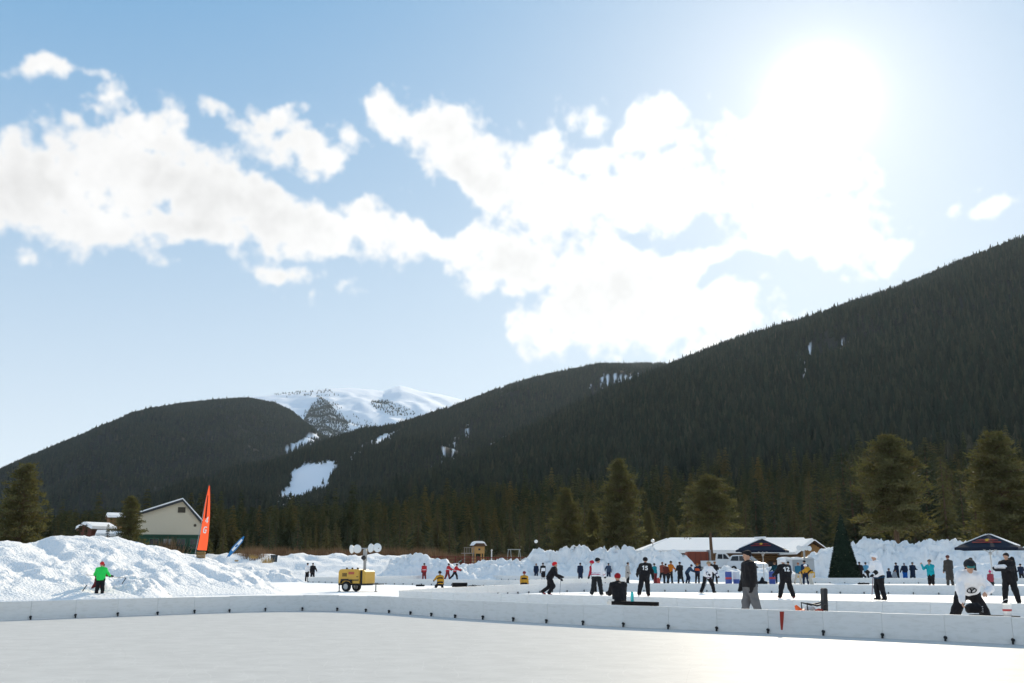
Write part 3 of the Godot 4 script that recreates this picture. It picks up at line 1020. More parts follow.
func barrier(label: String, pts: Array, high: float, panel_mats: Array, inside_sign: float, mesh_step := 1.22) -> Array:
	var path := smooth_path(pts, mesh_step)
	var o := thing("rink_boards", label, "rink boards", path[path.size() / 2])
	var home: Vector3 = o.position
	var pm := MB.new()
	pm.cube(Vector3(0, high * 0.5, 0), Vector3(mesh_step - 0.003, high, 0.05), 0.005)
	var panel := pm.mesh()
	var bm := MB.new()
	bm.cube(Vector3(0, 0.08, 0.04), Vector3(0.062, 0.05, 0.035), 0.01)
	bm.cube(Vector3(0, 0.03, 0.06), Vector3(0.03, 0.06, 0.05), 0.008)
	bm.lathe(Transform3D(Basis(Vector3.RIGHT, PI / 2), Vector3(0, 0.088, 0.06)), [Vector2(0.0, 0.03), Vector2(0.024, 0.025), Vector2(0.03, 0.0)], 10)
	var bracket := bm.mesh()
	var black: StandardMaterial3D = mat("black_rubber", Color(0.018, 0.018, 0.02), 0.6, 0.4)
	for k in path.size() - 1:
		var a: Vector3 = path[k]
		var b: Vector3 = path[k + 1]
		var x := (b - a).normalized()
		var z := x.cross(Vector3.UP)
		var tip := Basis(x, rng.randf_range(-0.012, 0.012))
		var p := part("board", panel, panel_mats[rng.randi() % panel_mats.size()], o)
		p.transform = Transform3D(tip * Basis(x, Vector3.UP, z), (a + b) * 0.5 - home + Vector3(0, rng.randf_range(-0.008, 0.008), 0))
		# fittings stand on the side that is seen
		var seen := z if z.dot(CAM - a) > 0.0 else -z
		var q := part("bracket", bracket, black, o)
		q.transform = Transform3D(Basis(Vector3.UP.cross(seen), Vector3.UP, seen), a - home + seen * rng.randf_range(0.0, 0.01) + Vector3(0, rng.randf_range(-0.01, 0.015), 0))
	return path

func sheet(called: String, poly: PackedVector2Array, y: float, m: Material) -> void:
	var mb := MB.new()
	var t := Geometry2D.triangulate_polygon(poly)
	for k in range(0, t.size(), 3):
		mb.tri(Vector3(poly[t[k]].x, y, poly[t[k]].y), Vector3(poly[t[k + 1]].x, y, poly[t[k + 1]].y), Vector3(poly[t[k + 2]].x, y, poly[t[k + 2]].y), Vector3.UP)
	structure(called, mb.mesh(), m)

func flat(path: Array, more: Array) -> PackedVector2Array:
	var q := PackedVector2Array()
	for p in path:
		q.push_back(Vector2(p.x, p.z))
	for p in more:
		q.push_back(Vector2(p[0], -p[1]))
	return q

func scratches(size: int, count: int, sd: int) -> ImageTexture:     # fine skate cuts in ice
	var im := Image.create_empty(size, size, false, Image.FORMAT_RGB8)
	var r := RandomNumberGenerator.new()
	r.seed = sd
	var nz := noise(FastNoiseLite.TYPE_SIMPLEX_SMOOTH, 0.008, 4, sd).get_seamless_image(size, size)
	for y in size:
		for x in size:
			var g := 0.93 + (nz.get_pixel(x, y).r - 0.5) * 0.06
			im.set_pixel(x, y, Color(g, g, g))
	for k in count:
		var p := Vector2(r.randf(), r.randf()) * size
		var a := r.randf() * TAU
		var bend := r.randf_range(-0.006, 0.006)
		var b := r.randf_range(-0.05, 0.09)
		for s in r.randi_range(60, 420):
			p += Vector2(cos(a), sin(a))
			a += bend
			var x := posmod(int(p.x), size)
			var y := posmod(int(p.y), size)
			var g := minf(im.get_pixel(x, y).r + b, 1.0)
			im.set_pixel(x, y, Color(g, g, g))
	return ImageTexture.create_from_image(im)

func make_ground() -> void:
	var snow := mat("snow", Color(0.90, 0.89, 0.875), 0.9, 0.25)
	snow.heightmap_enabled = true
	snow.heightmap_texture = noise_tex(noise(FastNoiseLite.TYPE_SIMPLEX_SMOOTH, 0.012, 5, 61), 512)
	snow.heightmap_scale = 12.0
	snow.uv1_triplanar = true
	snow.uv1_world_triplanar = true
	snow.uv1_scale = Vector3(0.11, 0.11, 0.11)
	var rough := mat("snow_rough", Color(0.90, 0.89, 0.875), 0.92, 0.25)
	rough.heightmap_enabled = true
	rough.heightmap_texture = noise_tex(noise(FastNoiseLite.TYPE_CELLULAR, 0.03, 4, 62), 512)
	rough.heightmap_scale = 9.0
	rough.uv1_triplanar = true
	rough.uv1_world_triplanar = true
	rough.uv1_scale = Vector3(0.45, 0.45, 0.45)
	var g := MB.new()
	g.lathe(Transform3D(), [Vector2(12000, 0.0), Vector2(300, 0.0), Vector2(40, 0.0), Vector2(0.001, 0.0)], 64)
	structure("ground", g.mesh(), snow)
	var ice := mat("ice", Color(0.625, 0.62, 0.60), 0.55, 0.12)
	ice.albedo_texture = scratches(1024, 900, 4)
	ice.heightmap_enabled = true
	ice.heightmap_texture = noise_tex(noise(FastNoiseLite.TYPE_SIMPLEX_SMOOTH, 0.02, 5, 63), 512)
	ice.heightmap_scale = 0.15
	ice.uv1_triplanar = true
	ice.uv1_world_triplanar = true
	ice.uv1_scale = Vector3(0.16, 0.16, 0.16)
	var ice2 := mat("ice_powdered", Color(0.86, 0.86, 0.86), 0.7, 0.3)
	var whites := []
	for k in 4:
		var w := mat("board_paint_%d" % k, Color(0.80 + k * 0.010, 0.778 + k * 0.010, 0.742 + k * 0.010), 0.55, 0.4)
		var ramp := Gradient.new()
		ramp.offsets = PackedFloat32Array([0.0, 0.32, 0.42, 1.0])
		ramp.colors = PackedColorArray([Color(0.95, 0.945, 0.935), Color(0.975, 0.975, 0.97), Color(1, 1, 1), Color(1, 1, 1)])
		w.albedo_texture = noise_tex(noise(FastNoiseLite.TYPE_SIMPLEX, 0.02, 5, 70 + k), 256, ramp)
		w.uv1_triplanar = true
		w.uv1_world_triplanar = true
		w.uv1_scale = Vector3(0.6, 1.4, 0.6)
		whites.append(w)
	var a := barrier("white boards curving round the near rink with black brackets along the foot", [[-24, 16.5], [-19, 21.2], [-13.6, 27.4], [-10.4, 30.8], [-8.6, 32.7], [-6.9, 33.6], [-5.2, 33.2], [-3.6, 31.7], [-1.5, 28.9], [2.1, 25.1], [5.3, 22.5], [7.8, 20.5], [10.0, 18.5], [13.5, 15.0], [18, 10.2]], 0.5, whites, 1.0)
	var b := barrier("white boards enclosing the second rink behind the man in black jacket", [[24, 20.5], [18, 23.7], [13.3, 26.6], [6.9, 30.2], [1.0, 35.3], [-3.4, 39.4], [-4.6, 41.4], [-4.0, 44.4], [-1.8, 50.0], [0.7, 55.4], [3.2, 58.6], [6.6, 59.8], [11.0, 58.4], [18, 54.8], [25, 51.4], [34, 47.0], [42, 43]], 0.48, whites, 1.0)
	var e := barrier("white boards of the rink where the players in red skate", [[-6.6, 116.8], [-8.6, 115.0], [-17.4, 101], [-19.2, 97], [-18.2, 94], [-9.4, 83.6], [-2.6, 76.4], [-0.4, 74.4], [1.2, 75.6], [5.6, 83.5], [10.2, 92.5], [10.8, 96], [9.0, 100], [-1.5, 114.5], [-5, 117]], 0.48, whites, 1.0)
	var d := barrier("white boards of the far rink in front of the cone-shaped tree", [[36, 118], [25.5, 96], [24.6, 92], [27.5, 89.2], [38, 87.4], [48, 85.2], [62, 80]], 0.48, whites, 1.0)
	sheet("ice_rink", flat(a, [[20, 2], [20, -30], [-30, -30], [-30, 12]]), 0.006, ice)
	sheet("ice_rink", flat(b, [[36, 30]]), 0.006, ice2)
	sheet("ice_rink", flat(e, []), 0.006, ice2)
	sheet("ice_rink", flat(d, [[64, 118]]), 0.006, ice2)

# ---------------------------------------------------------------- people
func swing(a: float, side: float) -> Vector3:      # a limb hanging down, swung forward (+z) and out
	return Vector3(sin(side), -cos(side) * cos(a), cos(side) * sin(a))

func pose(q: Dictionary) -> Dictionary:
	# angles in degrees: lean; legs and arms as [forward, out, bend]
	var j := {}
	var lean: float = deg_to_rad(q.get("lean", 3.0))
	var lat: float = deg_to_rad(q.get("side", 0.0))
	j.hip = Vector3(0, 0.93, 0)
	j.up = Vector3(sin(lat), cos(lean) * cos(lat), sin(lean) * cos(lat))
	j.fwd = Vector3(0, -sin(lean), cos(lean))
	j.chest = j.hip + j.up * 0.47
	j.neck = j.hip + j.up * 0.53
	var hl: float = deg_to_rad(q.get("lean", 3.0) * 0.35 + q.get("nod", 0.0))
	var hy: float = deg_to_rad(q.get("look", 0.0))
	j.head_up = Vector3(0, cos(hl), sin(hl))
	j.face = Vector3(sin(hy) * cos(hl), -sin(hl), cos(hy) * cos(hl)).normalized()
	j.head = j.neck + j.head_up * 0.175 + j.face * 0.02
	for s: float in [-1.0, 1.0]:
		var key := "L" if s < 0 else "R"
		var lg: Array = q.get("leg" + key, [2, 4, 4])
		var a := deg_to_rad(lg[0])
		var o := deg_to_rad(lg[1]) * s
		var hip: Vector3 = j.hip + Vector3(0.095 * s, -0.02, 0)
		var knee := hip + swing(a, o) * 0.44
		var ankle := knee + swing(a - deg_to_rad(lg[2]), o * 0.9) * 0.42
		j["hip" + key] = hip
		j["knee" + key] = knee
		j["ankle" + key] = ankle
		var ar: Array = q.get("arm" + key, [6, 9, 14])
		var sh: Vector3 = j.chest + Vector3(0.19 * s, 0, 0)
		var el := sh + swing(deg_to_rad(ar[0]), deg_to_rad(ar[1]) * s) * 0.29
		var fo := swing(deg_to_rad(ar[0] + ar[2]), deg_to_rad(ar[3] if ar.size() > 3 else ar[1] * 0.4) * s)
		j["sh" + key] = sh
		j["el" + key] = el
		j["ha" + key] = el + fo * 0.26
		j["fo" + key] = fo
	var low := minf(j.ankleL.y, j.ankleR.y)
	if q.has("seat"):      # the seat carries the body
		low = j.hip.y - q.seat - 0.11 + 0.085
	var drop := Vector3(0, 0.085 - low, 0)
	for k in j.keys():
		if not k in ["up", "fwd", "head_up", "face", "foL", "foR"]:
			j[k] += drop
	return j

func bounds(pts: Array, m: float, cell: float) -> Field:
	var lo: Vector3 = pts[0]
	var hi: Vector3 = pts[0]
	for p in pts:
		lo = lo.min(p)
		hi = hi.max(p)
	return Field.new(lo - Vector3(m, m, m), hi + Vector3(m, m, m), cell)

func cloth(key: String, c: Color) -> StandardMaterial3D:
	var m := mat("cloth_" + key, c, 0.85, 0.25)
	m.rim_enabled = true
	m.rim = 0.2
	return m

var folds := noise(FastNoiseLite.TYPE_SIMPLEX_SMOOTH, 7.0, 2, 15)

func color_key(c: Color) -> String:
	return c.to_html(false)

func grown(called: String, f: Field, c: Color, parent: Node3D, rough := 0.85) -> MeshInstance3D:
	var mb := MB.new()
	f.into(mb)
	if mb.ix.is_empty():
		return null
	if f.s > 0.015:      # folds of the cloth
		for k in mb.v.size():
			var p := mb.v[k] * Vector3(1.0, 0.75, 1.0)
			var w := folds.get_noise_3dv(p)
			mb.v[k] += mb.n[k] * w * 0.016
			mb.n[k] = (mb.n[k] + Vector3(folds.get_noise_3dv(p + Vector3(0.02, 0, 0)) - w, folds.get_noise_3dv(p + Vector3(0, 0.02, 0)) - w, folds.get_noise_3dv(p + Vector3(0, 0, 0.02)) - w) * -1.1).normalized()
	return part(called, mb.mesh(), cloth(color_key(c), c), parent)

func hand_bones(f: Field, wrist: Vector3, dir: Vector3, palm_n: Vector3, s: float, fat: float, thumb: float) -> void:
	var across := dir.cross(palm_n).normalized()
	for k in 4:
		var o := across * (0.027 - 0.018 * k)
		var root := wrist + dir * 0.085 + o
		f.cap(wrist + dir * 0.02 + o * 0.7, root, 0.016 * fat, 0.013 * fat, 0.012)
		var l: float = [0.062, 0.072, 0.068, 0.052][k]
		var mid := root + (dir * 0.75 + palm_n * 0.55).normalized() * l * 0.55
		f.cap(root, mid, 0.0095 * fat, 0.009 * fat, 0.006)
		f.cap(mid, mid + (dir * 0.15 + palm_n).normalized() * l * 0.5, 0.009 * fat, 0.0075 * fat, 0.006)
	var b := wrist + dir * 0.03 + across * 0.028 * thumb
	var e := b + (dir * 0.6 + across * 0.75 * thumb + palm_n * 0.3).normalized() * 0.042
	f.cap(b, e, 0.013 * fat, 0.0105 * fat, 0.008)
	f.cap(e, e + (dir + palm_n * 0.5).normalized() * 0.032, 0.0105 * fat, 0.009 * fat, 0.006)

func person(q: Dictionary) -> Node3D:
	var where: Vector3 = q.get("where", Vector3.ZERO)
	if q.has("x"):
		where = col(q.x, q.z, q.get("y", 0.0))
	var o := thing("person", q.label, "person", where, deg_to_rad(q.get("yaw", 0.0)))
	var size: float = q.get("tall", 1.78) / 1.78
	o.scale = Vector3(size, size, size)
	var j := pose(q)
	var near: bool = q.get("near", false)
	var cell := 0.026 if near else 0.042
	var k := 0.05
	# body: one skin from head to ankles
	var f := bounds([j.head, j.ankleL, j.ankleR, j.kneeL, j.kneeR, j.haL, j.haR, j.elL, j.elR], 0.2, cell)
	f.cap(j.hipL, j.hipR, 0.10, 0.10, k)
	f.cap(j.hip, j.chest - j.up * 0.06, 0.115, 0.125, k)
	f.cap(j.shL, j.shR, 0.06, 0.06, k)
	f.cap(j.chest, j.head - j.head_up * 0.08, 0.058, 0.052, k)
	for s in ["L", "R"]:
		f.cap(j["hip" + s], j["knee" + s], 0.082, 0.055, k)
		f.cap(j["knee" + s], j["ankle" + s], 0.055, 0.036, k)
		f.cap(j["sh" + s], j["el" + s], 0.048, 0.04, k)
		f.cap(j["el" + s], j["ha" + s], 0.04, 0.028, k)
	var skin: Color = q.get("skin", Color(0.46, 0.27, 0.19))
	var mb := MB.new()
	f.into(mb)
	var hc := 0.011 if near else 0.02
	var h := bounds([j.head], 0.17, hc)
	var fx: Vector3 = j.head_up.cross(j.face).normalized()
	h.cap(j.head + j.head_up * 0.035 - j.face * 0.025, j.head + j.head_up * 0.03 + j.face * 0.015, 0.084, 0.080, 0.03)
	h.cap(j.head + j.face * 0.02 - j.head_up * 0.02, j.head + j.face * 0.045 - j.head_up * 0.085, 0.064, 0.036, 0.03)
	h.cap(j.head + j.face * 0.088 + j.head_up * 0.012, j.head + j.face * 0.108 - j.head_up * 0.022, 0.010, 0.015, 0.012)
	h.cap(j.head - j.head_up * 0.03 - j.face * 0.01, j.neck - j.head_up * 0.02, 0.054, 0.056, 0.03)
	for s: float in [-1.0, 1.0]:
		h.cap(j.head + fx * 0.078 * s + j.head_up * 0.015, j.head + fx * 0.082 * s - j.head_up * 0.02, 0.014, 0.011, 0.008)
		h.cap(j.head + fx * 0.033 * s + j.face * 0.082 + j.head_up * 0.034, j.head + fx * 0.012 * s + j.face * 0.09 + j.head_up * 0.034, 0.010, 0.010, 0.01)
	h.cap(j.head + j.face * 0.088 - j.head_up * 0.052 - fx * 0.018, j.head + j.face * 0.088 - j.head_up * 0.052 + fx * 0.018, 0.009, 0.009, 0.01)
	h.into(mb)
	if not q.has("gloves"):
		for s in ["L", "R"]:
			var hf := bounds([j["ha" + s] + j["fo" + s] * 0.08], 0.14, 0.008 if near else 0.014)
			hand_bones(hf, j["ha" + s] - j["fo" + s] * 0.01, j["fo" + s], (j.fwd * 0.6 + Vector3(-0.8 if s == "R" else 0.8, 0, 0)).normalized(), 1.0, 1.1, 1.0 if s == "R" else -1.0)
			hf.into(mb)
	var bm := mat("skin_" + color_key(skin), skin, 0.55, 0.4)
	var body := part("body", mb.mesh(), bm, o)
	if near:
		var eye := MB.new()
		for s: float in [-1.0, 1.0]:
			eye.lathe(Transform3D(Basis(), j.head + fx * 0.031 * s + j.face * 0.082 + j.head_up * 0.018), [Vector2(0.0, -0.011), Vector2(0.009, -0.006), Vector2(0.011, 0.0), Vector2(0.009, 0.006), Vector2(0.0, 0.011)], 8)
		part("eyes", eye.mesh(), mat("eye", Color(0.03, 0.02, 0.015), 0.2, 0.5), body)
	# trousers
	var fat: float = q.get("bulk", 1.0)
	var leg_c: Color = q.get("legs", Color(0.02, 0.02, 0.022))
	var t := bounds([j.hip, j.ankleL, j.ankleR, j.kneeL, j.kneeR], 0.24, cell)
	t.cap(j.hipL, j.hipR, 0.125 * fat, 0.125 * fat, k)
	t.cap(j.hip - j.up * 0.03, j.hip + j.up * 0.12, 0.14, 0.13, k)
	var shorts: bool = q.has("shorts")
	for s in ["L", "R"]:
		t.cap(j["hip" + s], j["knee" + s], 0.112 * fat, 0.09 * fat, k)
		if not shorts:
			t.cap(j["knee" + s], j["ankle" + s] + Vector3(0, 0.03, 0), 0.088 * fat, 0.078 * fat, k)
	grown("trousers", t, leg_c, o)
	if q.has("socks"):
		var sk := bounds([j.ankleL, j.ankleR, j.kneeL, j.kneeR], 0.16, cell)
		for s in ["L", "R"]:
			sk.cap(j["knee" + s].lerp(j["ankle" + s], 0.1), j["ankle" + s] + Vector3(0, 0.03, 0), 0.097 * fat, 0.084 * fat, k)
		grown("socks", sk, q.socks, o)
	# jacket or jersey
	var top: Color = q.get("top", Color(0.02, 0.02, 0.022))
	var w := bounds([j.hip - Vector3(0, 0.35 if q.has("coat") else 0.1, 0), j.neck, j.haL, j.haR, j.elL, j.elR, j.shL, j.shR], 0.24, cell)
	var sx := Vector3(0.075, 0, 0)
	var hem: Vector3 = j.hip - j.up * (0.40 if q.has("coat") else 0.07)
	var wide: float = q.get("wide", 1.0)
	for s: float in [-1.0, 1.0]:
		w.cap(hem + sx * s * wide, j.chest - j.up * 0.05 + sx * s * wide, 0.142 * fat, 0.135 * fat, k)
	w.cap(hem - j.fwd * 0.02, j.chest - j.up * 0.05 - j.fwd * 0.03, 0.14 * fat, 0.145 * fat, k)
	w.cap(j.shL + j.up * 0.005, j.shR + j.up * 0.005, 0.085 * fat, 0.085 * fat, 0.07)
	w.cap(j.chest, j.neck + j.head_up * 0.02, 0.09, 0.075, k)
	for s in ["L", "R"]:
		w.cap(j["sh" + s], j["el" + s], 0.078 * fat, 0.068 * fat, k)
		w.cap(j["el" + s], j["ha" + s] - j["fo" + s] * 0.01, 0.068 * fat, 0.056 * fat, k)
	if not q.has("coat"):
		w.cut(hem, -j.up)
	grown("jersey" if q.has("jersey") else "jacket", w, top, o)
	for band in q.get("bands", []):      # a contrasting stripe round the garment: [from hip along the trunk, height, colour]
		var b := bounds([j.hip, j.chest], 0.26, 0.02)
		for s: float in [-1.0, 1.0]:
			b.cap(hem + sx * s * wide, j.chest - j.up * 0.05 + sx * s * wide, 0.150 * fat, 0.143 * fat, k)
		b.cap(hem - j.fwd * 0.02, j.chest - j.up * 0.05 - j.fwd * 0.03, 0.148 * fat, 0.153 * fat, k)
		b.cut(j.hip + j.up * band[0], -j.up)
		b.cut(j.hip + j.up * (band[0] + band[1]), j.up)
		grown("stripe", b, band[2], o)
	for band in q.get("cuffs", []):      # the same on both sleeves: [share of the forearm, share, colour]
		for s in ["L", "R"]:
			var a: Vector3 = j["el" + s].lerp(j["ha" + s], band[0])
			var e: Vector3 = j["el" + s].lerp(j["ha" + s], band[1])
			var b := bounds([a, e], 0.12, 0.018)
			b.cap(j["el" + s], j["ha" + s], 0.076 * fat, 0.064 * fat, 0.02)
			b.cut(a, -j["fo" + s])
			b.cut(e, j["fo" + s])
			grown("stripe", b, band[2], o)
	# boots or skates
	for s in ["L", "R"]:
		var an: Vector3 = j["ankle" + s]
		var sh: Vector3 = (an - j["knee" + s]).normalized()
		var toe := Vector3(0.03 if s == "R" else -0.03, 0, 0.15)
		if sh.z < -0.35:      # the heel lifts with the shin
			toe = (toe.normalized() + Vector3(0, sh.z * 0.8, 0)).normalized() * 0.16
		var lift := 0.035 if q.has("skates") else 0.0
		var base: Vector3 = an + Vector3(0, -0.045 + lift, 0)
		var b := bounds([an, base + toe, base], 0.14, 0.02 if near else 0.03)
		b.cap(an - sh * 0.10, an + Vector3(0, lift * 0.5, 0), 0.062, 0.052, 0.03)
		b.cap(base - toe * 0.35, base + toe, 0.045, 0.038, 0.03)
		var boot := grown("skate" if q.has("skates") else "boot", b, q.get("boots", Color(0.02, 0.02, 0.02)), o)
		if q.has("skates"):
			var bl := MB.new()
			bl.bar(base - toe * 0.5 - Vector3(0, 0.062, 0), base + toe * 1.1 - Vector3(0, 0.062, 0), 0.008, 0.04)
			part("blade", bl.mesh(), mat("steel", Color(0.55, 0.56, 0.58), 0.3, 0.5), boot)
	# gloves
	if q.has("gloves"):
		for s in ["L", "R"]:
			var hf := bounds([j["ha" + s] + j["fo" + s] * 0.06], 0.17, 0.012 if near else 0.018)
			hf.cap(j["ha" + s] - j["fo" + s] * 0.07, j["ha" + s] + j["fo" + s] * 0.03, 0.058, 0.05, 0.02)
			hand_bones(hf, j["ha" + s], j["fo" + s], (j.fwd * 0.6 + Vector3(-0.8 if s == "R" else 0.8, 0, 0)).normalized(), 1.0, 1.75, 1.0 if s == "R" else -1.0)
			grown("glove", hf, q.gloves, o)
	# head gear and hair
	var gear: String = q.get("hat", "beanie")
	var hat_c: Color = q.get("hat_color", Color(0.02, 0.02, 0.02))
	var hh := bounds([j.head + j.head_up * 0.04], 0.21, hc * 1.2)
	var grow := 0.012
	if gear == "helmet":
		grow = 0.032
	hh.cap(j.head + j.head_up * 0.045 - j.face * 0.028, j.head + j.head_up * 0.042 + j.face * 0.014, 0.086 + grow, 0.082 + grow, 0.03)
	if gear == "helmet":
		for s: float in [-1.0, 1.0]:
			hh.cap(j.head + fx * 0.075 * s, j.head + fx * 0.080 * s - j.head_up * 0.04, 0.03, 0.022, 0.02)
	hh.cut(j.head + j.head_up * (0.012 if gear != "hair" else -0.03) + j.face * 0.03, (-j.head_up + j.face * (0.35 if gear != "hair" else 0.9)).normalized())
	if gear == "cap":
		hh.cap(j.head + j.head_up * 0.055 + j.face * 0.09, j.head + j.head_up * 0.04 + j.face * 0.155, 0.05, 0.035, 0.02)
		hh.cut(j.head + j.head_up * 0.055 + j.face * 0.1, (j.face * 0.55 - j.head_up).normalized())
	var hat := grown({"helmet": "helmet", "beanie": "beanie", "cap": "cap", "hair": "hair"}[gear], hh, hat_c, o)
	if gear == "beanie" and q.has("pompom"):
		var pp := bounds([j.head + j.head_up * 0.17], 0.08, 0.014)
		pp.cap(j.head + j.head_up * 0.16, j.head + j.head_up * 0.175, 0.035, 0.035)
		grown("pompom", pp, q.pompom, o)
	if gear == "helmet" and q.has("visor"):
		var vz := bounds([j.head + j.face * 0.1], 0.12, 0.014)
		vz.cap(j.head + j.face * 0.09 + j.head_up * 0.03 - fx * 0.05, j.head + j.face * 0.09 + j.head_up * 0.03 + fx * 0.05, 0.035, 0.035)
		grown("visor", vz, q.visor, o)
	if q.has("number"):
		var tm := TextMesh.new()
		var font := SystemFont.new()
		font.font_names = PackedStringArray(["Droid Sans"])
		font.font_weight = 700
		tm.font = font
		tm.text = q.number
		tm.font_size = 64
		tm.pixel_size = 0.0042
		tm.depth = 0.05
		var n := part("number", tm, cloth("print_white", Color(0.8, 0.8, 0.8)), o)
		var back: Vector3 = -j.fwd
		n.transform = Transform3D(Basis(j.up.cross(back).normalized(), j.up, back), j.hip + j.up * 0.30 + back * 0.185 * fat)
	q.joints = j
	q.node = o
	return o

func held(q: Dictionary, p: Vector3) -> Vector3:      # a point of that person in the scene
	return (q.node as Node3D).transform * p

func stick(label: String, a: Vector3, b: Vector3, c: Color, blade_dir: Vector3) -> void:
	var o := thing("hockey_stick", label, "hockey stick", b)
	var s := MB.new()
	s.bar(a - b, Vector3.ZERO, 0.022, 0.03)
	part("shaft", s.mesh(), mat("stick_" + color_key(c), c, 0.5, 0.4), o)
	var bl := MB.new()
	bl.bar(Vector3.ZERO, blade_dir.normalized() * 0.30, 0.015, 0.075)
	part("blade", bl.mesh(), mat("black_tape", Color(0.02, 0.02, 0.02), 0.8, 0.2), o)

func make_people() -> void:
	var black := Color(0.014, 0.014, 0.016)
	var navy := Color(0.012, 0.02, 0.045)
	var white := Color(0.78, 0.78, 0.80)
	var red := Color(0.42, 0.03, 0.035)
	var wine := Color(0.16, 0.025, 0.03)
	var gold := Color(0.50, 0.26, 0.03)
	var stride := {"legL": [16, 3, 8], "legR": [-14, 3, 8]}
	# by the tall bank
	var p := {"x": 101.0, "z": 46.0, "yaw": 190, "near": true, "tall": 1.62, "top": Color(0.03, 0.62, 0.10), "legs": black, "hat": "beanie", "hat_color": Color(0.55, 0.03, 0.03), "gloves": black, "armL": [35, 22, 30], "armR": [20, 25, 60], "boots": black, "look": 30, "label": "person in a bright green jacket and red beanie by the tall snowbank"}
	person(p)
	stick("hockey stick held across by the person in bright green", held(p, p.joints.haR + Vector3(0.45, 0.02, 0.05)), held(p, p.joints.haL + Vector3(-0.75, -0.1, 0.1)), Color(0.35, 0.3, 0.25), Vector3(-0.6, -1, 0))
	person({"x": 98.5, "z": 46.9, "yaw": 120, "near": true, "tall": 1.6, "lean": 14, "top": wine, "legs": wine, "hat_color": wine, "gloves": black, "legL": [24, 4, 20], "legR": [-24, 6, 10], "armL": [40, 10, 40], "label": "person in dark red half hidden behind the bright green jacket"})
	# on the open snow field
	person({"x": 307.0, "z": 102.0, "yaw": 150, "top": white, "legs": black, "hat_color": black, "label": "person in a white top and dark trousers standing on the open snow"})
	person({"x": 312.5, "z": 101.0, "yaw": 180, "top": black, "legs": black, "hat_color": black, "armL": [10, 25, 40], "label": "person all in black beside the one in a white top"})
	# players in red on the far left rink
	person(merged({"x": 424.2, "z": 112.0, "yaw": 200, "jersey": 1, "skates": 1, "bulk": 1.15, "top": red, "legs": wine, "hat": "helmet", "hat_color": black, "gloves": black, "bands": [[0.1, 0.06, white]], "label": "hockey player in red standing alone on the left of three"}, {}))
	person(merged({"x": 447.5, "z": 110.0, "yaw": 120, "jersey": 1, "skates": 1, "bulk": 1.15, "top": red, "legs": wine, "lean": 14, "hat": "helmet", "hat_color": black, "gloves": black, "bands": [[0.16, 0.06, white]], "armL": [45, 10, 30], "armR": [40, 10, 30], "label": "hockey player in red bending forward beside another red player"}, stride))
	person({"x": 454.8, "z": 106.0, "yaw": 100, "jersey": 1, "skates": 1, "bulk": 1.15, "top": red, "legs": black, "lean": 20, "hat": "helmet", "hat_color": black, "gloves": black, "bands": [[0.12, 0.06, white]], "legL": [28, 6, 25], "legR": [-30, 8, 12], "armL": [50, 12, 30], "armR": [40, 12, 30], "label": "hockey player in red with legs spread in a wide stride"})
	person({"x": 440.2, "z": 70.5, "yaw": 195, "jersey": 1, "seat": 0.18, "legL": [80, 14, 95], "legR": [70, 14, 95], "lean": 12, "top": gold, "legs": black, "hat": "helmet", "hat_color": black, "gloves": black, "bands": [[0.0, 0.12, black], [0.30, 0.10, black]], "armR": [50, 20, 20], "label": "player in black and gold squatting by the long black box"})
	person({"x": 524.2, "z": 70.5, "yaw": 175, "jersey": 1, "seat": 0.16, "legL": [85, 16, 95], "legR": [80, 16, 95], "lean": 8, "top": gold, "legs": black, "hat": "helmet", "hat_color": wine, "gloves": black, "bands": [[-0.05, 0.12, black], [0.28, 0.12, black]], "label": "player in black and gold sitting low on the ice alone"})
	# along the ragged bank
	person({"x": 536.2, "z": 116.0, "yaw": 180, "top": navy, "legs": navy, "hat": "hair", "hat_color": Color(0.2, 0.11, 0.05), "label": "fair-haired person in dark clothes under the ragged snowbank"})
	person({"x": 543.2, "z": 98.0, "yaw": 200, "top": black, "legs": Color(0.5, 0.5, 0.5), "coat": 1, "hat_color": black, "bands": [[0.05, 0.3, white]], "label": "person in a black coat with white panel behind the crouching skater"})
	p = {"x": 549.5, "z": 52.5, "yaw": 78, "near": true, "jersey": 1, "skates": 1, "tall": 1.84, "lean": 34, "nod": -22, "bulk": 1.12, "top": black, "legs": black, "hat": "helmet", "hat_color": Color(0.6, 0.02, 0.03), "gloves": black, "legL": [30, 6, 62], "legR": [-8, 8, 46], "armL": [24, 14, 50], "armR": [10, 12, 40], "boots": Color(0.3, 0.02, 0.03), "label": "hockey skater in black with a bright red helmet leaning into a stride"}
	person(p)
	stick("hockey stick reaching ahead of the red-helmeted skater", held(p, p.joints.haL), col(559.5, 52.0, 0.06), Color(0.2, 0.2, 0.22), Vector3(1, 0.05, 0.2))
	person({"x": 580.4, "z": 98.0, "yaw": 180, "top": navy, "legs": Color(0.02, 0.03, 0.06), "hat_color": black, "coat": 1, "label": "person in a navy coat standing alone at the foot of the snowbank"})
	p = {"x": 596.6, "z": 51.5, "yaw": 150, "near": true, "jersey": 1, "skates": 1, "tall": 1.84, "lean": 12, "bulk": 1.22, "wide": 1.15, "top": white, "legs": Color(0.02, 0.022, 0.025), "hat": "helmet", "hat_color": black, "gloves": black, "legL": [4, 10, 10], "legR": [6, 12, 14], "armL": [14, 16, 20], "armR": [24, 14, 26], "look": -40, "bands": [[0.0, 0.05, Color(0.45, 0.12, 0.2)], [0.09, 0.03, Color(0.3, 0.14, 0.3)]], "cuffs": [[0.5, 0.65, Color(0.4, 0.12, 0.2)]], "boots": black, "label": "hockey player in a baggy white jersey with purple hem stripes"}
	person(p)
